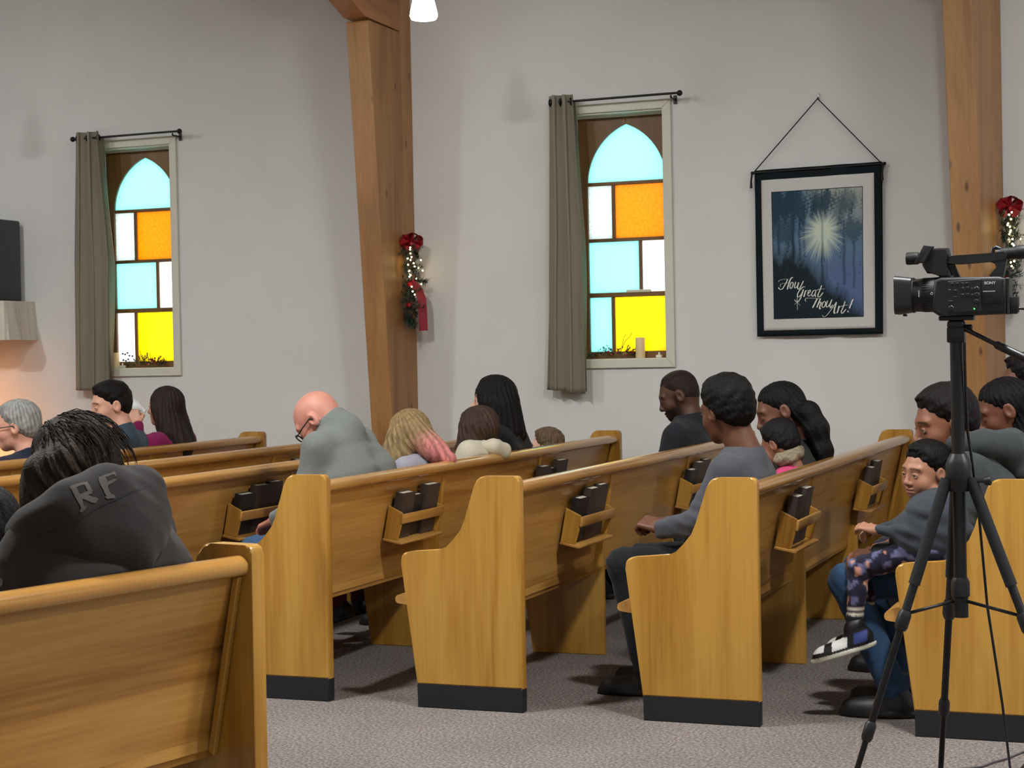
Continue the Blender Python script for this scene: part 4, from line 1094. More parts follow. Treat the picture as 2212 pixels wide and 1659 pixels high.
# loose strands around the crown
def strands():
    rg = random.Random(3); bm = B(); H, R, hs = RFD['H'], RFD['R'], RFD['hs']
    for i in range(150):
        az = rg.uniform(1.2, 5.6); el = rg.uniform(.0, 1.3)
        dv = Vector((math.cos(az)*math.cos(el), math.sin(az)*math.cos(el), math.sin(el)))
        p = Vector((-.012, 0, .033))+Vector((dv.x*.122, dv.y*.100, dv.z*.112))
        t = Vector((-.35+rg.uniform(-.4, .4), rg.uniform(-.5, .5), -1)); t = (t-dv*t.dot(dv)*.9).normalized()
        pts = []
        for k in range(6):
            q = p+t*(k*.016)+dv*(.010*math.sin(k*.6)+rg.uniform(-.002, .002))+Vector((0, 0, -.0012*k*k)); pts.append(tuple(R@(np.array(q)*hs)+H))
        tube(bm, pts, [.0016, .0016, .0014, .0012, .001, .0005], 4)
    hair = [c for c in RF.children if c.name.startswith('hair')][0]
    o = obj('loose_strands', bm, mat('brown_strand', '20170f', .7, spec=.15), hair, True); tag(o, None, None, kind='stuff')
strands()
make_person('dark haired child leaning against the woman in the hooded jacket', (-2.90, 3.62), PD, (-2.925, 3.70, .93), (20, 10, 0), hs=.9, s=.62, child=True, hair='long', haircol='141110', hair_t=.018, hairextra=[((-2.88, 3.67, .92), (-2.87, 3.65, .82), .06, .05)], skin='c9947c', top='1b1b1f', bottoms='22222a', eyes_open=False, hipz=.60, neck=(-2.90, 3.69, .80),
            knees=[(-3.12, 3.58, .56), (-3.10, 3.76, .56)], ankles=[(-3.14, 3.59, .34), (-3.12, 3.77, .34)])

# ------------------------------------------------------------------ curtains and rods
def curtain_mat():
    m, nt, b = newmat('taupe_curtain'); N = nt.nodes; L = nt.links
    out = N['Material Output']; b.inputs['Base Color'].default_value = (*lin('8d8676'), 1); b.inputs['Roughness'].default_value = .8; b.inputs['Specular IOR Level'].default_value = .2; b.inputs['Sheen Weight'].default_value = .15
    t = N.new('ShaderNodeBsdfTranslucent'); t.inputs['Color'].default_value = (*lin('b8b096'), 1)
    mx = N.new('ShaderNodeMixShader'); mx.inputs[0].default_value = .22
    L.new(b.outputs[0], mx.inputs[1]); L.new(t.outputs[0], mx.inputs[2]); L.new(mx.outputs[0], out.inputs['Surface'])
    return m
M_CURT = curtain_mat()
def curtain(dx, x0f, x1f, zt, zb, ph, label, rodx, rodlab):
    e = empty('curtain', (0, 0, 0))
    nu, nz = 90, 60
    P = np.zeros((nu, nz, 3))
    for j in range(nz):
        z = zt+(zb-zt)*j/(nz-1); xa, xb = x0f(z), x1f(z)
        for i in range(nu):
            u = i/(nu-1); f = 2*PI*(2.5*u)+ph+.5*math.sin((zt-z)*1.7)
            amp = .030*(1-.25*math.sin((zt-z)*2.1))
            x = xa+(xb-xa)*u+.018*math.sin(2*f)*(1 if .05 < u < .95 else .2)
            y = 10.245+amp*math.sin(f)+.004*math.sin(9*u+z*5)
            zz = z
            if j > nz-4: zz -= .035*(u-.3)*(j-nz+4)/3*(1 if u > .3 else .3)
            P[i, j] = (x, y, zz)
    me = grid_mesh('cloth', P); o = obj('cloth', me, M_CURT, e, True)
    sd = o.modifiers.new('thick', 'SOLIDIFY'); sd.thickness = .0025
    # narrow turned-back edge that hangs into the window light
    P2 = np.zeros((18, nz, 3))
    for j in range(nz):
        z = zt-.03+(zb+.02-zt)*j/(nz-1); xb = x1f(z)
        for i in range(18):
            u = i/17
            P2[i, j] = (xb-.045+.05*u+.010*math.sin(3*u+z*2.3), 10.27+.035*math.sin(2.6*u+.4)+.010*math.sin(z*6+u*3), z)
    o = obj('turned_edge', grid_mesh('turned_edge', P2), mat_lining, e, True); o['label'] = 'turned back cloth edge'
    for k in (0.08, .5, .93):
        xx = x0f(zt)+(x1f(zt)-x0f(zt))*k; bm = B()
        tube(bm, [(xx, 10.25+.021*math.cos(a), zt-.042+.021*math.sin(a)) for a in np.linspace(0, 2*PI, 14, endpoint=False)], .005, 6, closed=True); obj('grommet', bm, M_BLACKM, e, 60)
    tag(e, label, 'curtain', 'taupe window curtains')
    r = empty('curtain_rod', (0, 0, 0)); zr = zt-.042
    bm = B(); tube(bm, [(rodx[0], 10.25, zr), (rodx[1], 10.25, zr+.003)], .0075, 10); obj('rod', bm, M_BLACKM, r, 40)
    for xx in rodx:
        bm = B(); ball(bm, (xx, 10.25, zr+.001), .0185, 14); obj('finial', bm, M_BLACKM, r, True)
    for xx in (rodx[0]+.06, rodx[1]-.055):
        bm = B(); tube(bm, [(xx, 10.25, zr-.008), (xx, 10.25, zr-.022), (xx, 10.345, zr-.022)], .006, 8); box(bm, xx-.011, xx+.011, 10.343, 10.3495, zr-.05, zr+.004, .002, 1); obj('bracket', bm, M_BLACKM, r, 40)
    tag(r, rodlab, 'curtain rod', 'black curtain rods')
mat_lining = M_CURT
itp = lambda zs, xs: (lambda z: float(np.interp(z, zs, xs)))
curtain(0, itp([1.1, 2.1, 3.0], [-3.742, -3.705, -3.690]), itp([1.1, 1.5, 2.1, 2.7, 3.0], [-3.478, -3.480, -3.486, -3.515, -3.528]), 2.984, 1.145, .3, 'taupe grommet curtain beside the window nearest the black banner', (-3.672, -2.842), 'black rod with ball finials above the window nearest the black banner')
curtain(1, itp([1.1, 2.1, 3.0], [-7.262, -7.235, -7.200]), itp([1.1, 1.6, 2.1, 2.7, 3.0], [-6.955, -6.945, -6.94, -6.985, -7.003]), 2.982, 1.185, 1.4, 'taupe grommet curtain beside the window nearest the skirted shelf', (-7.225, -6.362), 'black rod with ball finials above the window nearest the skirted shelf')

# ------------------------------------------------------------------ banner
def banner():
    e = empty('banner', (-2.403, 10.33, 1.453))
    Wd, Hg = .762, 1.0
    def wave(u, v): return -.016+.006*math.sin(u*17+v*2.2)*(1-v*.4)+.004*math.sin(u*31-v*5)
    def sheet(name, u0, u1, v0, v1, off, m, nu=40, nv=50, colf=None, par=e, thick=.002):
        P = np.zeros((nu, nv, 3)); C_ = np.zeros((nu, nv, 3))
        for i in range(nu):
            for j in range(nv):
                u = u0+(u1-u0)*i/(nu-1); v = v0+(v1-v0)*j/(nv-1)
                P[i, j] = (u-.010*(1-v)*1.0*(u/Wd), wave(u, v)-off, v+.010*u/Wd*v)
        if colf is not None:
            U, Vv = np.meshgrid(np.linspace(0, 1, nu), np.linspace(0, 1, nv), indexing='ij'); C_ = colf(U, 1-Vv)
        me = grid_mesh(name, P, C_ if colf is not None else None)
        o = obj(name, me, m, par, True)
        if thick: sd = o.modifiers.new('thick', 'SOLIDIFY'); sd.thickness = thick; sd.offset = 0
        return o
    bl = mat('banner_border_cloth', '0d171c', .85, noise=.1, nscale=200, spec=.2)
    sheet('border', 0, Wd, 0, Hg, 0, bl)['label'] = 'blue black cloth border'
    sheet('field', .041, .715, .035, .938, .0030, mat('banner_white_cloth', 'c2c1bd', .85, noise=.03, nscale=300, spec=.2))['label'] = 'off white cloth field'
    def paint(U, V):
        rg = np.random.RandomState(4)
        def fbm(u, v, sx, sy, seed):
            r = np.random.RandomState(seed); s = 0
            for k in range(18):
                a = r.normal(size=2)*(1+.35*k); s = s+np.sin(u*sx*a[0]+v*sy*a[1]+r.uniform(0, 6.28))/(1+.12*k)
            return s/5.
        c = lambda h: np.array(lin(h))
        def mixc(A, Bc, t): return A*(1-t[..., None])+Bc*t[..., None]
        ac = 1.36
        img = np.zeros(U.shape+(3,))+c('566f86')
        img = mixc(img, c('9a9f96')+0*img, np.clip(1-V/.42, 0, 1)*np.clip((U-.30)/.35, 0, 1)*.95)
        img = mixc(img, c('50608c')+0*img, np.clip((V-.45)/.2, 0, 1)*np.clip((U-.45)/.25, 0, 1)*.7)
        # burst
        dx, dy = U-.56, (V-.32)*ac; r = np.hypot(dx, dy); a = np.arctan2(dy, dx)
        ray = .5+.5*np.sin(a*23+2*np.sin(a*5))*np.sin(a*41+1.3); ln_ = .13+.13*np.clip(np.sin(a-.15), 0, 1)+.12*ray
        glow = np.clip(1-r/ln_, 0, 1)
        # distant hills / trunks / foliage
        for (u0, w, top, bot, d) in ((.07, .014, .15, .5, .8), (.235, .020, .0, .62, .95), (.305, .010, .1, .55, .7), (.355, .010, .12, .52, .7), (.55, .012, .0, .75, .75), (.79, .016, .25, .75, .6), (.90, .013, .42, .78, .55), (.60, .008, .15, .7, .4)):
            m = np.exp(-((U-u0-.004*np.sin(V*30))/w)**2)*(V > top)*(V < bot)*d
            img = mixc(img, c('182a38')+0*img, np.clip(m, 0, 1))
        for (uc, vc, ru, rv, d) in ((.10, .10, .22, .16, 1.), (.28, .12, .16, .14, .9), (.55, .10, .16, .10, .85), (.52, .18, .1, .1, .5), (.82, .10, .16, .10, .55), (.88, .32, .14, .10, .7), (.75, .16, .12, .12, .45), (.12, .30, .18, .12, .75)):
            m = np.exp(-(((U-uc)/ru)**2+((V-vc)/rv)**2))*1.25+.55*fbm(U, V, 34, 40, 3)-.35
            img = mixc(img, c('1e3a4a')+0*img, np.clip(m*2.2, 0, 1)*d)
        img = mixc(img, c('c3cdbb')+0*img, np.clip(glow*1.7*(.55+.6*ray)+.9*np.exp(-(r/.07)**2), 0, 1)*.92)
        m = np.exp(-((U-.555)/.012)**2)*(V > .2)*(V < .55)*.45
        img = mixc(img, c('223442')+0*img, m)
        # dark slope rising to the left
        edge = .40+.50*np.clip((U-.25)/.75, 0, 1)+.05*fbm(U, V, 16, 10, 9)+.02*fbm(U, V, 60, 60, 10)
        m = np.clip((V-edge)/.16, 0, 1)
        img = mixc(img, c('101f27')+0*img, m)
        m2 = np.clip(fbm(U, V, 50, 22, 12)*.8-.25, 0, 1)*np.clip((V-.36)/.1, 0, 1)*np.clip((.78-V)/.1, 0, 1)*np.clip((.48-U)/.15, 0, 1)
        img = mixc(img, c('40586a')+0*img, m2*.5)
        b = np.minimum(np.minimum(U, 1-U), np.minimum(V, 1-V)*1.3)
        img = mixc(img, c('0a1014')+0*img, (b < .006).astype(float))
        return img
    sheet('forest_print', .103, .649, .102, .864, .0050, mat('banner_print', 'ffffff', .75, vcol=True, spec=.25), 210, 270, paint, thick=0)['label'] = 'printed forest scene with a burst of light'
    # calligraphy, drawn as pen strokes
    def q(zx, zy):
        x = -2.307+(zx-262)/1693*.5465; z = 1.555+(1097-.0172*(zx-265)-zy)/3111
        return x+2.403, z-1.453
    S = [([(385,400),(400,375),(460,358),(565,350)], 9), ([(565,350),(545,400),(510,460),(470,520),(430,545),(395,525),(385,500)], 20), ([(430,490),(420,460),(450,435),(520,425),(590,420)], 9), ([(668,318),(630,340),(600,400),(575,470),(555,545)], 24),
         ([(655,410),(625,430),(605,490),(620,528),(650,500),(668,440),(655,410)], 20), ([(715,405),(692,490),(700,520),(740,490),(768,415),(745,510),(765,545),(800,500),(856,388)], 20),
         ([(885,497),(845,505),(790,555),(748,620),(742,680),(772,682),(822,620),(850,545)], 20), ([(852,545),(830,620),(800,700),(770,750),(735,780)], 20), ([(892,568),(872,640),(856,688)], 24), ([(870,625),(900,575),(928,566)], 14),
         ([(930,632),(975,592),(975,560),(945,580),(930,640),(947,672),(988,648)], 17), ([(1078,560),(1032,580),(1005,640),(1020,680),(1060,640),(1086,565)], 18), ([(1086,565),(1066,640),(1076,690)], 20), ([(1190,478),(1160,560),(1120,650),(1126,690),(1160,680),(1215,610)], 20), ([(1080,572),(1160,546),(1248,545)], 13),
         ([(893,772),(882,735),(920,710),(1050,715),(1182,722)], 12), ([(1106,720),(1070,790),(1040,850),(1015,892)], 26), ([(1166,720),(1130,800),(1095,888)], 24), ([(1108,850),(1150,790),(1176,800),(1152,860),(1146,912),(1168,900)], 22),
         ([(1236,775),(1205,800),(1190,860),(1215,886),(1246,850),(1256,790),(1236,775)], 18), ([(1292,758),(1266,850),(1280,882),(1322,840),(1372,738)], 18), ([(1372,738),(1332,850),(1345,886),(1388,838)], 20),
         ([(1195,1028),(1215,1060),(1262,1040),(1330,960),(1400,860),(1450,788)], 11), ([(1452,790),(1425,880),(1406,960),(1410,996),(1432,985)], 26), ([(1330,905),(1380,890),(1442,884)], 11), ([(1502,858),(1477,950),(1456,996)], 24), ([(1480,930),(1512,880),(1545,875)], 14),
         ([(1616,778),(1580,880),(1542,960),(1546,996),(1576,986),(1630,922)], 20), ([(1530,872),(1590,855),(1668,848)], 13), ([(1768,738),(1730,825),(1695,912)], 26), ([(1675,955),(1660,978)], 30),
         ([(735,690),(735,930)], 8), ([(690,730),(790,850)], 6), ([(785,740),(680,830)], 6), ([(680,745),(735,780)], 12), ([(700,780),(780,782)], 6)]
    V_, F_ = [], []
    for pts, w in S:
        pts = [np.array(p, float) for p in pts]
        if len(pts) > 2:
            ext = [2*pts[0]-pts[1]]+pts+[2*pts[-1]-pts[-2]]; out = []
            for i in range(1, len(ext)-2):
                for t in np.linspace(0, 1, 6, endpoint=False):
                    p0, p1, p2, p3 = ext[i-1:i+3]
                    out.append(.5*(2*p1+(p2-p0)*t+(2*p0-5*p1+4*p2-p3)*t*t+(3*p1-p0-3*p2+p3)*t**3))
            out.append(pts[-1])
        else: out = [pts[0]+(pts[1]-pts[0])*t for t in np.linspace(0, 1, 5)]
        n = len(out); base = len(V_)
        for i, p in enumerate(out):
            t = out[min(i+1, n-1)]-out[max(i-1, 0)]; t /= max(1e-6, np.linalg.norm(t)); nn = np.array([-t[1], t[0]])
            ww = w*(.42+.58*abs(t[1]))*.5*(1 if w < 10 or 0 < i < n-1 else .6)
            for sg in (1, -1):
                u, v = q(*(p+nn*ww*sg)); V_.append((u-.010*(1-v)*(u/Wd)*0, wave(u, v)-.0075, v))
        for i in range(n-1): F_.append((base+2*i, base+2*i+1, base+2*i+3, base+2*i+2))
    me = np_mesh('lettering', np.array(V_), np.array(F_)); o = obj('lettering', me, mat('white_print', 'd6d5cc', .7), e); o['label'] = 'white brush script reading How Great Thou Art'
    # pole, cord, tassels
    bm = B(); tube(bm, [(-.012, -.018, .985), (Wd+.014, -.018, .997)], .007, 10); obj('pole', bm, M_BLACKM, e, 40)
    for xx, zz in ((-.012, .985), (Wd+.014, .997)):
        bm = B(); ball(bm, (xx, -.018, zz), .011, 10); obj('pole_end', bm, M_BLACKM, e, True)
    ap = (.388, -.012, 1.405)
    bm = B(); tube(bm, [(-.004, -.016, .99), ap], .0035, 6); tube(bm, [(Wd-.004, -.016, 1.0), ap], .0035, 6); obj('cord', bm, M_BLACKM, e, 60)
    for xx, zz in ((-.014, .985), (Wd+.006, .99)):
        bm = B(); tube(bm, [(xx, -.022, zz), (xx-.006, -.022, zz-.05), (xx-.006, -.022, zz-.09)], [.005, .006, .009], 7); obj('tassel', bm, mat('cord_black', '15181b', .8), e, 60)
    tag(e, 'black bordered cloth banner with forest print and brush lettering', 'banner')
    h = empty('wall_hook', (-2.015, 10.345, 2.862))
    bm = B(); box(bm, -.008, .008, -.006, .0045, -.004, .032, .002, 1); obj('plate', bm, mat('clear_hook', 'c8c8c4', .3), h)
    bm = B(); tube(bm, [(0, -.005, .006), (0, -.016, -.004), (0, -.020, .006)], .0035, 7); obj('prong', bm, M_GREYM, h, 60)
    tag(h, 'small pale wall hook holding the banner cord', 'hook')
banner()

# ------------------------------------------------------------------ festive garlands on the posts
M_PINE = mat('pine_needles', '2f4238', .7, noise=.3, nscale=40)
M_BOW = mat('red_ribbon', '8a0f22', .45, noise=.15, nscale=120)
M_CONE = mat('pine_cone', '453a33', .7, noise=.3, nscale=60)
M_BULB = emit('warm_bulb', 'ffdf9a', 16)
M_BERRY = mat('red_bauble', 'b01420', .25); M_SILV = mat('silver_bauble', 'b9bcc0', .2, metal=.7)
def needles(bm, rg, p, d, n, ln, r=.0012):
    p, d = Vector(p), Vector(d).normalized()
    for i in range(n):
        t = rg.random()*ln*2.2; c = p+d*t
        v = Vector((rg.uniform(-1, 1), rg.uniform(-1, 1), rg.uniform(-1, 1))).normalized(); v = (v+d*.8).normalized()
        s_ = v.cross(Vector((.3, .2, .9))).normalized()*r*1.6
        a = bm.verts.new(c-s_); b = bm.verts.new(c+s_); q = bm.verts.new(c+v*ln*rg.uniform(.6, 1))
        bm.faces.new((a, b, q))
def bow(bm, c, sz, ax):
    """loops of ribbon around a knot; ax = outward direction"""
    c, ax = Vector(c), Vector(ax).normalized(); up = Vector((0, 0, 1)); s = up.cross(ax).normalized()
    for ang, k in ((.35, 1.), (2.75, 1.), (1.2, .85), (1.95, .85), (-.35, .75), (3.5, .75)):
        d = s*math.cos(ang)+up*math.sin(ang); w = ax*.5+up*.6; w = (w-d*w.dot(d)).normalized()*sz*.30
        n = d.cross(w).normalized(); pts = []
        for t in np.linspace(0, 1, 9):
            rr = math.sin(PI*t); pts.append(c+d*(sz*k*(.05+.95*math.sin(PI*t)**.7*1.0))*(1 if True else 0)+n*sz*.38*math.sin(2*PI*t)+ax*sz*.25*rr)
        for p0, p1 in zip(pts, pts[1:]):
            vs = [bm.verts.new(p0-w), bm.verts.new(p0+w), bm.verts.new(p1+w), bm.verts.new(p1-w)]; bm.faces.new(vs)
    ball(bm, c+ax*sz*.25, sz*.2, 8)
def garland(org, rz, label, seed, tail=True):
    rg = random.Random(seed); e = empty('garland', org, rz)
    # frame: x = outward from the post side, y along the side, z up; total drop .55
    bm = B()
    for i in range(90):
        z = .02+.46*rg.random(); p = (rg.uniform(.004, .05), rg.uniform(-.06, .06), z); a = rg.uniform(0, 2*PI)
        needles(bm, rg, p, (rg.uniform(.1, .8), math.cos(a)*.9, math.sin(a)*.5-.35), 30, .040, .0019)
    for i in range(10): needles(bm, rg, (.02, rg.uniform(-.03, .04), .07), (.4, rg.uniform(-.5, .5), -1), 34, .045, .0019)
    for i in range(5): needles(bm, rg, (.05, .03, .28), (.9, .5, rg.uniform(-.4, .2)), 30, .04, .0019)
    tag(obj('foliage', bm, M_PINE, e), None, None, kind='stuff')
    bm = B(); bow(bm, (.045, .0, .51), .080, (.75, -.65, .1)); obj('bow', bm, M_BOW, e, 50)['label'] = 'red velvet bow'
    bm = B(); pts = [(.055, .0, .27), (.085, .02, .225), (.105, .03, .16), (.108, .035, .06), (.108, .04, -.045)]
    for (p, q_) in zip(pts, pts[1:]):
        w = Vector((.026, .010, 0)); vs = [bm.verts.new(Vector(p)-w), bm.verts.new(Vector(p)+w), bm.verts.new(Vector(q_)+w), bm.verts.new(Vector(q_)-w)]; bm.faces.new(vs)
    bmesh.ops.remove_doubles(bm, verts=bm.verts, dist=.0005)
    if tail: obj('ribbon_tail', bm, M_BOW, e, True)['label'] = 'hanging red ribbon tail'
    else: bm.free()
    for c, tl in (((.055, -.005, .42), .3), ((.045, .055, .445), -.5)):
        bm = B()
        for k in range(8):
            z = -.035+.010*k; r = .026*math.sin(PI*(k+1.2)/10.2)
            for j in range(8):
                a = 2*PI*(j+.5*(k%2))/8; d = Vector((math.cos(a), math.sin(a), 0)); p = Vector((0, 0, z))+d*r*.5
                t = Vector((0, 0, 1)).cross(d)*.009; vs = [bm.verts.new(p-t), bm.verts.new(p+t), bm.verts.new(p+t*.7+d*r*.75+Vector((0, 0, -.009))), bm.verts.new(p-t*.7+d*r*.75+Vector((0, 0, -.009)))]; bm.faces.new(vs)
        ball(bm, (0, 0, 0), .014, 8, (1, 1, 2.4))
        o = obj('pine_cone', bm, M_CONE, e); o.location = c; o.rotation_euler = (tl, .3, 0)
    for c, r, m in (((.055, -.045, .33), .017, M_SILV), ((.06, .04, .335), .018, M_SILV), ((.05, -.03, .255), .020, M_BERRY), ((.05, .02, .275), .012, M_BERRY), ((.05, -.055, .12), .016, M_BERRY), ((.06, .035, .17), .017, M_SILV)):
        bm = B(); ball(bm, c, r, 12); obj('bauble', bm, m, e, True)
    for (yy, zz) in ((-.075, .47), (-.05, .485), (.045, .475), (-.02, .45), (-.055, .415), (-.035, .425), (-.045, .405), (.06, .41), (-.055, .375), (-.03, .385), (-.015, .365), (.055, .36), (.09, .345), (-.05, .335), (-.03, .31), (-.045, .30), (.04, .29), (.055, .255), (-.06, .235), (.02, .215), (-.045, .205), (-.03, .185)):
        bm = B(); ball(bm, (.065+rg.uniform(-.01, .025), yy*1.25, zz), .0055, 8); obj('light_bulb', bm, M_BULB, e, True)
    tag(e, label, 'garland', 'lit christmas garlands')
garland((-4.663, 10.165, 1.585), 0, 'lit pine garland with red bow on the post between the windows', 1)
garland((-.967, 10.195, 1.63), math.radians(-9), 'lit pine garland with red bow on the post near the banner', 2, tail=False)

# ------------------------------------------------------------------ shelf with skirt, screen and lit tree by the front
def front_corner():
    e = empty('skirted_shelf', (-8.2, 10.35, 1.80))
    bm = B(); box(bm, -.5, .545, -.345, -.002, 0, .022, .003, 1); obj('shelf_board', bm, wood('shelf_wood', '3a2a1c', '4b3724', '5a442e', 'x', .5), e)
    for xx in (-.35, .35):
        bm = B(); prism(bm, [(-.28, 0), (-.003, 0), (-.003, -.2)], xx-.01, xx+.01, 'x'); obj('bracket', bm, M_GREYM, e)
    path = [(-.5, -.35), (.548, -.35), (.55, -.0)]
    pts = []
    for i in range(161):
        t = i/160*1.395
        if t < 1.045: x, y, nx, ny = -.5+t, -.352, 0, -1
        else: x, y, nx, ny = .548, -.352+(t-1.045), 1, 0
        pts.append((x, y, nx, ny, t))
    P = np.zeros((161, 14, 3))
    for i, (x, y, nx, ny, t) in enumerate(pts):
        for j in range(14):
            v = j/13; a = (.010*math.sin(t*70)+.006*math.sin(t*117+1))*v+.006
            fl = .09*v if abs(t-1.045) < .12 else .03*v
            fl *= 1-min(1, abs(t-1.045)/.5)*.7
            dx, dy = nx*(a+fl), ny*(a+fl)
            if abs(t-1.045) < .06: dx, dy = .7*(a+fl), -.7*(a+fl)
            P[i, j] = (x+dx, y+dy, .022-.275*v)
        P[i, :, 1] = np.minimum(P[i, :, 1], -.003)
    obj('skirt', grid_mesh('skirt', P), mat('cream_cloth', 'c9c1b2', .9, noise=.04, nscale=60), e, True)['label'] = 'gathered cream cloth skirt'
    tag(e, 'wall shelf with a gathered cream cloth skirt', 'shelf')
    t = empty('loudspeaker', (-7.93, 10.18, 1.8235))
    bm = B(); box(bm, -.22, .20, -.13, .13, 0, .575, .012, 3); obj('cabinet', bm, mat('grey_cabinet', '3c3e42', .6, noise=.06, nscale=50), t, 40)
    bm = B(); box(bm, -.20, .18, -.138, -.129, .03, .545, .004, 2); obj('grille', bm, mat('dark_grille', '1f2124', .8, noise=.3, nscale=400), t, 40)
    tag(t, 'dark grey box loudspeaker standing on the skirted shelf', 'loudspeaker')
    # small lit tree whose warm lights wash the wall
    c = empty('christmas_tree', (-8.02, 10.02, 0)); rg = random.Random(8)
    bm = B(); tube(bm, [(0, 0, .0), (0, 0, 1.25)], [.03, .008], 8); obj('trunk', bm, M_CONE, c, 40)
    bm = B()
    for i in range(150):
        z = .2+1.08*rg.random(); r = .29*(1.36-z)/1.16; a = rg.uniform(0, 2*PI); needles(bm, rg, (.25*r*math.cos(a), .25*r*math.sin(a), z), (math.cos(a), math.sin(a), -.25), 40, r*.42+.02, .0016)
    tag(obj('branches', bm, M_PINE, c), None, None, kind='stuff')
    M_TB = emit('amber_bulb', 'ff9a3c', 55)
    for i in range(46):
        z = .25+1.0*rg.random(); r = .26*(1.36-z)/1.1+.02; a = rg.uniform(0, 2*PI)
        bm = B(); ball(bm, (r*math.cos(a), r*math.sin(a), z), .012, 8); obj('light_bulb', bm, M_TB, c, True)
    bm = B(); lathe(bm, [(.13, 0), (.15, .03), (.11, .16), (.12, .2)], n=18); obj('stand', bm, M_CONE, c, 40)
    tag(c, 'small christmas tree with amber lights below the skirted shelf', 'tree')
front_corner()

# ------------------------------------------------------------------ things on the window sills
SZ = WZ[0]+.0045
M_WAX = mat('cream_wax', 'd8c29c', .55); M_WAX.node_tree.nodes['Principled BSDF'].inputs['Subsurface Weight'].default_value = .3
M_WHITE = mat('white_ceramic', 'd9d6cc', .4)
def candle(x, y, r, h, label, m):
    e = empty('pillar_candle', (x, y, SZ)); bm = B(); lathe(bm, [(r*.96, 0), (r, .004), (r, h-.006), (r*.9, h), (r*.6, h-.004), (r*.3, h-.008)], n=24); obj('wax', bm, m, e, 50)
    bm = B(); tube(bm, [(0, 0, h-.01), (.001, 0, h+.008)], .0015, 6); obj('wick', bm, M_BLACK, e); tag(e, label, 'candle'); return e
candle(-3.168, 10.405, .030, .128, 'tall cream pillar candle on the sill of the window near the banner', M_WAX)
candle(-7.027, 10.405, .034, .108, 'squat cream candle on the sill of the window near the shelf', M_WAX)
def tealight(x, y, label):
    e = empty('candle_holder', (x, y, SZ)); bm = B(); box(bm, -.018, .018, -.014, .014, 0, .018, .003, 2); obj('base', bm, M_WHITE, e); bm = B(); lathe(bm, [(.006, .018), (.006, .03), (.002, .036)], n=10); obj('candle', bm, M_WHITE, e, 50); tag(e, label, 'candle holder')
tealight(-3.045, 10.40, 'tiny white candle block near the tall pillar candle')
tealight(-6.960, 10.40, 'tiny white candle block near the squat candle')
def sprig(x, y, w, h, label, seed, berries, twig):
    rg = random.Random(seed); e = empty('evergreen_arrangement', (x, y, SZ)); bm = B()
    for i in range(26):
        u = rg.uniform(-.5, .5); needles(bm, rg, (u*w, rg.uniform(-.015, .015), .012+rg.random()*h*.45*(1-1.4*abs(u))), (u*2+rg.uniform(-.5, .5), rg.uniform(-.25, .1), rg.uniform(.1, .8)), 22, .022, .002)
    tag(obj('greenery', bm, M_PINE, e), None, None, kind='stuff')
    for i in range(berries):
        bm = B(); u = rg.uniform(-.15, .5); ball(bm, (u*w, -.018, .015+rg.random()*h*.5), rg.uniform(.006, .010), 8); obj('berry', bm, mat('dried_berry', '7a1f14', .4), e, True)
    for i in range(5):
        bm = B(); u = rg.uniform(-.4, .45); c = Vector((u*w, -.02, .012+rg.random()*.02)); d = Vector((rg.uniform(-1, 1), -.2, rg.uniform(0, 1))).normalized()*.022; s_ = Vector((.0, -.4, 1)).normalized()*.007
        vs = [bm.verts.new(c), bm.verts.new(c+d*.5+s_), bm.verts.new(c+d), bm.verts.new(c+d*.5-s_)]; bm.faces.new(vs); obj('dried_leaf', bm, mat('dried_leaf', 'a9885c', .6), e)
    for (pts) in twig:
        bm = B(); tube(bm, pts, .0018, 5); obj('twig', bm, M_CONE, e, True)
    tag(e, label, 'arrangement')
sprig(-3.335, 10.405, .26, .09, 'dark evergreen and red berry arrangement beside the tall pillar candle', 3, 9, [[(.03, 0, .02), (.05, 0, .07), (.07, 0, .11), (.10, 0, .135), (.115, 0, .16)], [(.05, 0, .08), (.06, 0, .13), (.075, 0, .15)]])
sprig(-6.755, 10.405, .24, .10, 'dark twig and leaf arrangement beside the squat candle', 6, 10, [[(-.04, 0, .02), (-.05, 0, .08), (-.065, 0, .12)], [(.02, 0, .02), (.0, 0, .08)], [(.04, 0, .02), (.03, 0, .06), (.01, 0, .10)], [(.0, 0, .02), (-.03, 0, .07), (-.07, 0, .08)]])
def eucalyptus():
    e = empty('eucalyptus_sprig', (-6.930, 10.42, SZ)); pts = [(-.035, .055), (-.015, .05), (.005, .06), (-.04, .10), (-.02, .095), (0, .105), (.015, .085), (.04, .082)]
    for k in ((-.04, .1), (.04, .085), (.0, .06)):
        bm = B(); tube(bm, [(0, 0, 0), (k[0]*.4, 0, k[1]*.6), (k[0], 0, k[1])], .001, 5); obj('stem', bm, M_PINE, e)
    for i, (x, z) in enumerate(pts):
        bm = B(); ball(bm, (x, 0, z), .008, 8, (1.2, .3, .8)); obj('leaf', bm, M_PINE, e, True)
    tag(e, 'thin eucalyptus sprig with round leaves on the sill', 'sprig')
eucalyptus()

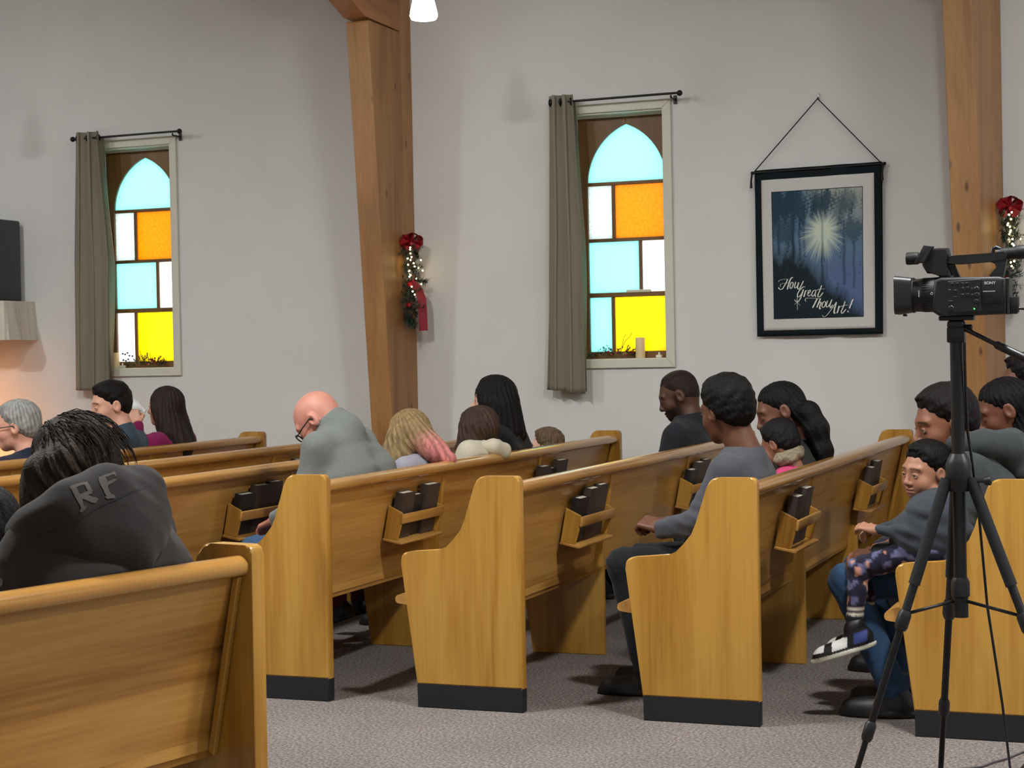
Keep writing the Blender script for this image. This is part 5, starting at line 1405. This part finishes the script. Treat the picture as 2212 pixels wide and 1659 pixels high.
# ------------------------------------------------------------------ camcorder on its tripod
M_CAM = mat('camcorder_shell', '0b0c0e', .5, noise=.12, nscale=120, bump=.1, bscale=500); M_CAM2 = mat('camcorder_panel', '131518', .45); M_MARK = mat('white_marking', 'c9ccd0', .6); M_GLOSS = mat('screen_gloss', '14151a', .06, coat=.6)
TX, TY = -.597, 5.0
def camcorder():
    e = empty('camcorder', (TX, TY, 1.446))
    k = .0001834; X = lambda zx: (zx-1180)*k; Z = lambda zy: (1242-zy)*k
    def tilt_prism(name, prof, y0, y1, m, bev=.003, seg=2, par=e):
        bm = B(); prism(bm, [(X(a), Z(b)) for a, b in prof], y0, y1, 'y', bev, seg); return obj(name, bm, m, par, 40)
    body = tilt_prism('body', [(860,1170),(960,1238),(1060,1242),(1940,1228),(1955,700),(1850,668),(1000,655),(900,690)], -.058, .058, M_CAM, .008, 3)
    tilt_prism('side_panel', [(1100,720),(1590,700),(1590,1180),(1100,1190)], -.0605, -.056, M_CAM2, .001, 1, body)
    tilt_prism('card_door', [(1600,715),(1890,715),(1890,1070),(1600,1080)], -.0615, -.056, M_CAM, .002, 2, body)
    tilt_prism('rear_plate', [(1945,690),(2000,690),(1990,1230),(1945,1230)], -.05, .05, M_CAM, .002, 1, body)
    bm = B(); ROT = Matrix.Rotation(PI/2, 4, 'Y')
    ax_z = Z(905)
    def ring(bm, x0, x1, r0, r1, n=32):
        prof = [(r0, x0), (r1, x1)]; lathe(bm, prof, n=n, M=Matrix.Translation((0, 0, ax_z)) @ ROT)
    ring(bm, X(960), X(760), .050, .0475); ring(bm, X(760), X(700), .0465, .0465); ring(bm, X(700), X(560), .0475, .046); ring(bm, X(560), X(540), .050, .050); obj('lens_barrel', bm, M_CAM, e, 35)
    bm = B()
    for j in range(40):
        a = 2*PI*j/40; M_ = Matrix.Translation((0, 0, ax_z)) @ Matrix.Rotation(a, 4, 'X'); box(bm, X(850), X(705), -.0018, .0018, .046, .0485, M=M_)
    obj('focus_grip', bm, M_BLACK, e)
    bm = B(); prof = rounded([(-.062, -.050, .02), (.062, -.050, .02), (.062, .052, .02), (-.062, .052, .02)], 4)
    inner = [(a*.86, b*.86) for a, b in prof]; n = len(prof); x0, x1 = X(295), X(548)
    R0 = [bm.verts.new((x0, a*1.04, ax_z+b*1.06)) for a, b in prof]; R1 = [bm.verts.new((x1, a*.94, ax_z+b*.94)) for a, b in prof]; R2 = [bm.verts.new((x0, a, ax_z+b)) for a, b in inner]; R3 = [bm.verts.new((x1-.005, a*.8, ax_z+b*.8)) for a, b in inner]
    for A_, B_ in ((R0, R1), (R2, R0), (R3, R2)):
        for j in range(n): bm.faces.new((A_[j], A_[(j+1)%n], B_[(j+1)%n], B_[j]))
    bm.faces.new(R1); bm.faces.new(R3[::-1]); obj('lens_hood', bm, M_CAM2, e, 40)
    bm = B(); box(bm, X(385), X(440), -.012, .012, Z(1225), Z(1190), .002, 1); obj('hood_lock', bm, M_BLACK, e)
    # carrying handle
    tilt_prism('handle', [(1000,330),(1180,318),(1700,325),(1900,262),(1960,300),(1945,420),(1700,432),(1280,452),(1150,445),(1020,450)], -.017, .017, M_CAM, .004, 2)
    tilt_prism('handle_front_post', [(1040,440),(1170,440),(1250,640),(1262,668),(1170,668)], -.014, .014, M_CAM, .003, 1)
    tilt_prism('handle_rear_post', [(1690,428),(1945,415),(1915,560),(1890,670),(1700,670),(1692,640),(1795,520),(1775,470)], -.016, .016, M_CAM, 0)
    tilt_prism('handle_front_block', [(700,450),(760,200),(1085,200),(1105,310),(1040,430),(1075,590),(1150,655),(955,640),(920,580),(770,575)], -.030, .030, M_CAM, .005, 2)
    tilt_prism('screen', [(600,420),(745,155),(895,178),(760,425)], -.052, -.032, M_CAM, .003, 2)
    tilt_prism('screen_glass', [(690,405),(800,205),(868,208),(745,410)], -.0535, -.0515, M_GLOSS, .001, 1)
    bm = B(); lathe(bm, [(.016, 0), (.0175, .003), (.0175, .034), (.014, .036)], n=20, M=Matrix.Translation((X(450), -.01, Z(338))) @ ROT); obj('microphone', bm, M_CAM, e, 40)
    bm = B(); lathe(bm, [(.0155, 0), (.0165, .05), (.0195, .058), (.0195, .078), (.016, .080)], n=20, M=Matrix.Translation((X(1790), 0, Z(320))) @ Matrix.Rotation(PI/2-.05, 4, 'Y')); obj('viewfinder', bm, M_CAM, e, 40)
    bm = B(); tube(bm, [(X(1730), -.005, Z(320)), (X(1740), -.005, Z(235)), (X(1790), -.005, Z(215)), (X(1860), -.005, Z(255))], .006, 8); obj('strap_loop', bm, M_BLACK, e, 50)
    # buttons and dials on the side
    for zx in (1165, 1245, 1320, 1390):
        bm = B(); box(bm, X(zx-26), X(zx+26), -.0625, -.060, Z(775), Z(745), .0008, 1); obj('button', bm, M_GREYM, body)
    for (zx, zy, w, h) in ((1130, 870, 22, 50), (1215, 865, 28, 28), (1320, 835, 26, 32), (1395, 830, 26, 30), (1460, 845, 18, 26), (1320, 935, 26, 32), (1395, 930, 26, 30), (1460, 940, 18, 26), (1210, 955, 24, 10), (1140, 1020, 34, 16)):
        bm = B(); box(bm, X(zx-w), X(zx+w), -.0625, -.060, Z(zy+h*.6), Z(zy-h*.6), .0008, 1); obj('button', bm, M_GREYM, body)
    for (zx, zy, r) in ((1530, 850, 40), (1530, 935, 40), (1520, 1035, 36), (1510, 1115, 32), (1150, 1125, 40)):
        bm = B(); lathe(bm, [(r*k, 0), (r*k, .0035), (r*k*.8, .005)], n=16, M=Matrix.Translation((X(zx), -.060, Z(zy))) @ Matrix.Rotation(PI/2, 4, 'X')); obj('dial', bm, M_BLACK, body, 40)
    bm = B(); ball(bm, (X(1490), -.0615, Z(1142)), .0022, 8); obj('status_light', bm, emit('green_led', '4dff5a', 6), body, True)['label'] = 'green status light'
    # marks: maker's word as pen strokes, model line, lens print
    def word(name, txt, x, z, size, bold=.0):
        fc = bpy.data.curves.new(name, 'FONT'); fc.body = txt; fc.size = size; fc.offset = bold; fc.extrude = .0002
        fo = bpy.data.objects.new(name+'_tmp', fc); COL.objects.link(fo)
        dg = bpy.context.evaluated_depsgraph_get(); me = bpy.data.meshes.new_from_object(fo.evaluated_get(dg)); bpy.data.objects.remove(fo)
        me.materials.clear(); me.materials.append(M_MARK)
        o = bpy.data.objects.new(name, me); COL.objects.link(o); o.parent = body; o.location = (x, -.0622, z); o.rotation_euler = (PI/2, 0, 0); return o
    o = word('maker_word', 'SONY', X(1640), Z(782), .0105, .0003); o.scale.x = 1.08; o['label'] = 'white lettering SONY'
    bm = B(); rg = random.Random(2)
    for i in range(11):
        x = X(1620+i*16.5); box(bm, x, x+.0020, -.0622, -.0612, Z(897)+rg.uniform(0, .0006), Z(880))
    obj('model_line', bm, M_MARK, body)
    bm = B(); tube(bm, [(X(855)+.0035*math.cos(a), -.0487, Z(895)+.0028*math.sin(a)) for a in np.linspace(0, 2*PI, 12, endpoint=False)], .0007, 5, closed=True); box(bm, X(655), X(668), -.0479, -.0465, Z(940), Z(840)); obj('lens_marking', bm, M_MARK, e)
    # battery / plug and mount plate
    tilt_prism('power_plug', [(1965,980),(2120,978),(2118,1200),(2085,1235),(1965,1225)], -.035, .0, M_BLACK, .004, 2)
    bm = B(); box(bm, -.045, .05, -.028, .028, -.012, .0005, .003, 2); obj('mount_plate', bm, M_BLACK, e)
    tag(e, 'black camcorder with top handle mounted on the tripod', 'camcorder')
    c = empty('power_cable', (0, 0, 0)); q = lambda zx, zy: (TX+X(zx), TY-.018, 1.446+Z(zy))
    bm = B(); a = Vector(q(2108, 1150)); tube(bm, [a, a+Vector((.02, 0, -.002)), a+Vector((.045, .01, -.025)), a+Vector((.09, .02, -.10)), a+Vector((.12, .05, -.5)), a+Vector((.10, .12, -1.1)), (-.33, 5.2, .10), (-.30, 5.35, .005), (-.1, 5.5, .0045)], .0042, 7)
    obj('cable', bm, M_BLACK, c, 60); tag(c, 'black power cable plugged into the back of the camcorder', 'cable')
    c = empty('remote_cable', (0, 0, 0)); bm = B(); tube(bm, [(TX+.024, TY-.02, 1.372), (TX+.023, TY-.005, 1.25), (-.573, 5.02, 1.12), (-.563, 5.035, 1.03), (-.550, 5.05, .90), (-.534, 5.09, .62), (-.505, 5.18, .32), (-.50, 5.38, .04), (-.52, 5.62, .0045), (-.50, 5.83, .0045), (-.30, 5.95, .0045)], .0040, 7); obj('cable', bm, M_BLACK, c, 60)
    tag(c, 'black cable hanging beside the tripod column to the carpet', 'cable')
    c = empty('floor_cable', (0, 0, 0)); bm = B(); tube(bm, [(-.80, 5.55, .004), (-.70, 5.70, .004), (-.63, 5.755, .004), (-.60, 5.82, .006), (-.56, 5.90, .004), (-.52, 6.01, .004), (-.44, 6.09, .004), (-.2, 6.10, .004)], .0035, 7); obj('cable', bm, mat('grey_cable', '4a4648', .5), c, 60)
    tag(c, 'thin grey cable lying on the carpet by the tripod', 'cable')
camcorder()
def tripod():
    e = empty('tripod', (TX, TY, 0))
    bm = B(); tube(bm, [(0, 0, .60), (0, 0, 1.385)], .0185, 16); obj('centre_column', bm, M_BLACK, e, 40)
    bm = B(); box(bm, -.024, .024, -.024, .024, 1.372, 1.415, .004, 2); ball(bm, (.0, 0, 1.422), .026, 16, (1, 1, .7)); box(bm, -.022, .020, -.026, .026, 1.412, 1.432, .004, 2); obj('pan_head', bm, M_BLACK, e, 40)
    bm = B(); lathe(bm, [(.010, 0), (.010, .022), (.007, .024)], n=12, M=Matrix.Translation((.02, 0, 1.412)) @ Matrix.Rotation(PI/2, 4, 'Y')); obj('lock_knob', bm, M_GREYM, e, 40)
    bm = B(); tube(bm, [(.02, -.01, 1.412), (.11, -.02, 1.364)], .0065, 10); tube(bm, [(.105, -.02, 1.367), (.112, -.02, 1.363), (.21, -.03, 1.312), (.26, -.035, 1.288)], [.007, .0115, .0125, .011], 12); obj('pan_handle', bm, M_BLACK, e, 40)
    bm = B(); lathe(bm, [(.030, .955), (.036, .965), (.036, 1.03), (.030, 1.045), (.022, 1.06)], n=20); obj('shoulder', bm, M_BLACK, e, 40)
    bm = B(); lathe(bm, [(.020, .655), (.026, .66), (.026, .70), (.020, .712)], n=18); lathe(bm, [(.021, .60), (.021, .655)], n=16); obj('spreader_collar', bm, M_BLACK, e, 40)
    bm = B(); tube(bm, [(.03, -.01, .985), (.075, -.015, .985)], .006, 8); lathe(bm, [(.010, 0), (.013, .006), (.013, .016), (.008, .02)], n=12, M=Matrix.Translation((.072, -.015, .985)) @ Matrix.Rotation(PI/2, 4, 'Y')); obj('column_crank', bm, M_BLACK, e, 40)
    feet = [(-.325, -.165), (-.115, .365), (.395, -.10)]
    for (fx, fy) in feet:
        d = Vector((fx, fy, 0)).normalized(); top = Vector((d.x*.035, d.y*.035, .99)); bot = Vector((fx, fy, .012)); v = bot-top
        P_ = lambda t: top+v*t
        l = empty('leg', (0, 0, 0), 0, e)
        bm = B(); tube(bm, [P_(0), P_(.30)], .0165, 12); obj('grip_sleeve', bm, mat('foam_grip', '131417', .9), l, 40)
        bm = B(); tube(bm, [P_(.29), P_(.40)], .0125, 12); obj('upper_tube', bm, M_GREYM, l, 40)
        bm = B(); tube(bm, [P_(.375), P_(.385), P_(.42), P_(.43)], [.015, .019, .019, .015], 12); obj('clamp', bm, M_BLACK, l, 40)
        bm = B(); tube(bm, [P_(.42), P_(.71)], .0105, 12); obj('middle_tube', bm, M_BLACKM, l, 40)
        bm = B(); tube(bm, [P_(.69), P_(.70), P_(.735), P_(.745)], [.012, .0165, .0165, .012], 12); obj('clamp', bm, M_BLACK, l, 40)
        bm = B(); tube(bm, [P_(.735), P_(.985)], .0085, 12); obj('lower_tube', bm, M_BLACKM, l, 40)
        bm = B(); ball(bm, P_(.988), .014, 10); obj('rubber_foot', bm, M_BLACK, l, True)
        bm = B(); tube(bm, [(d.x*.022, d.y*.022, .645), P_(.385)], .0048, 8); obj('spreader_arm', bm, M_GREYM, e, 40)
    tag(e, 'black tripod with foam leg grips standing in the aisle', 'tripod')
tripod()
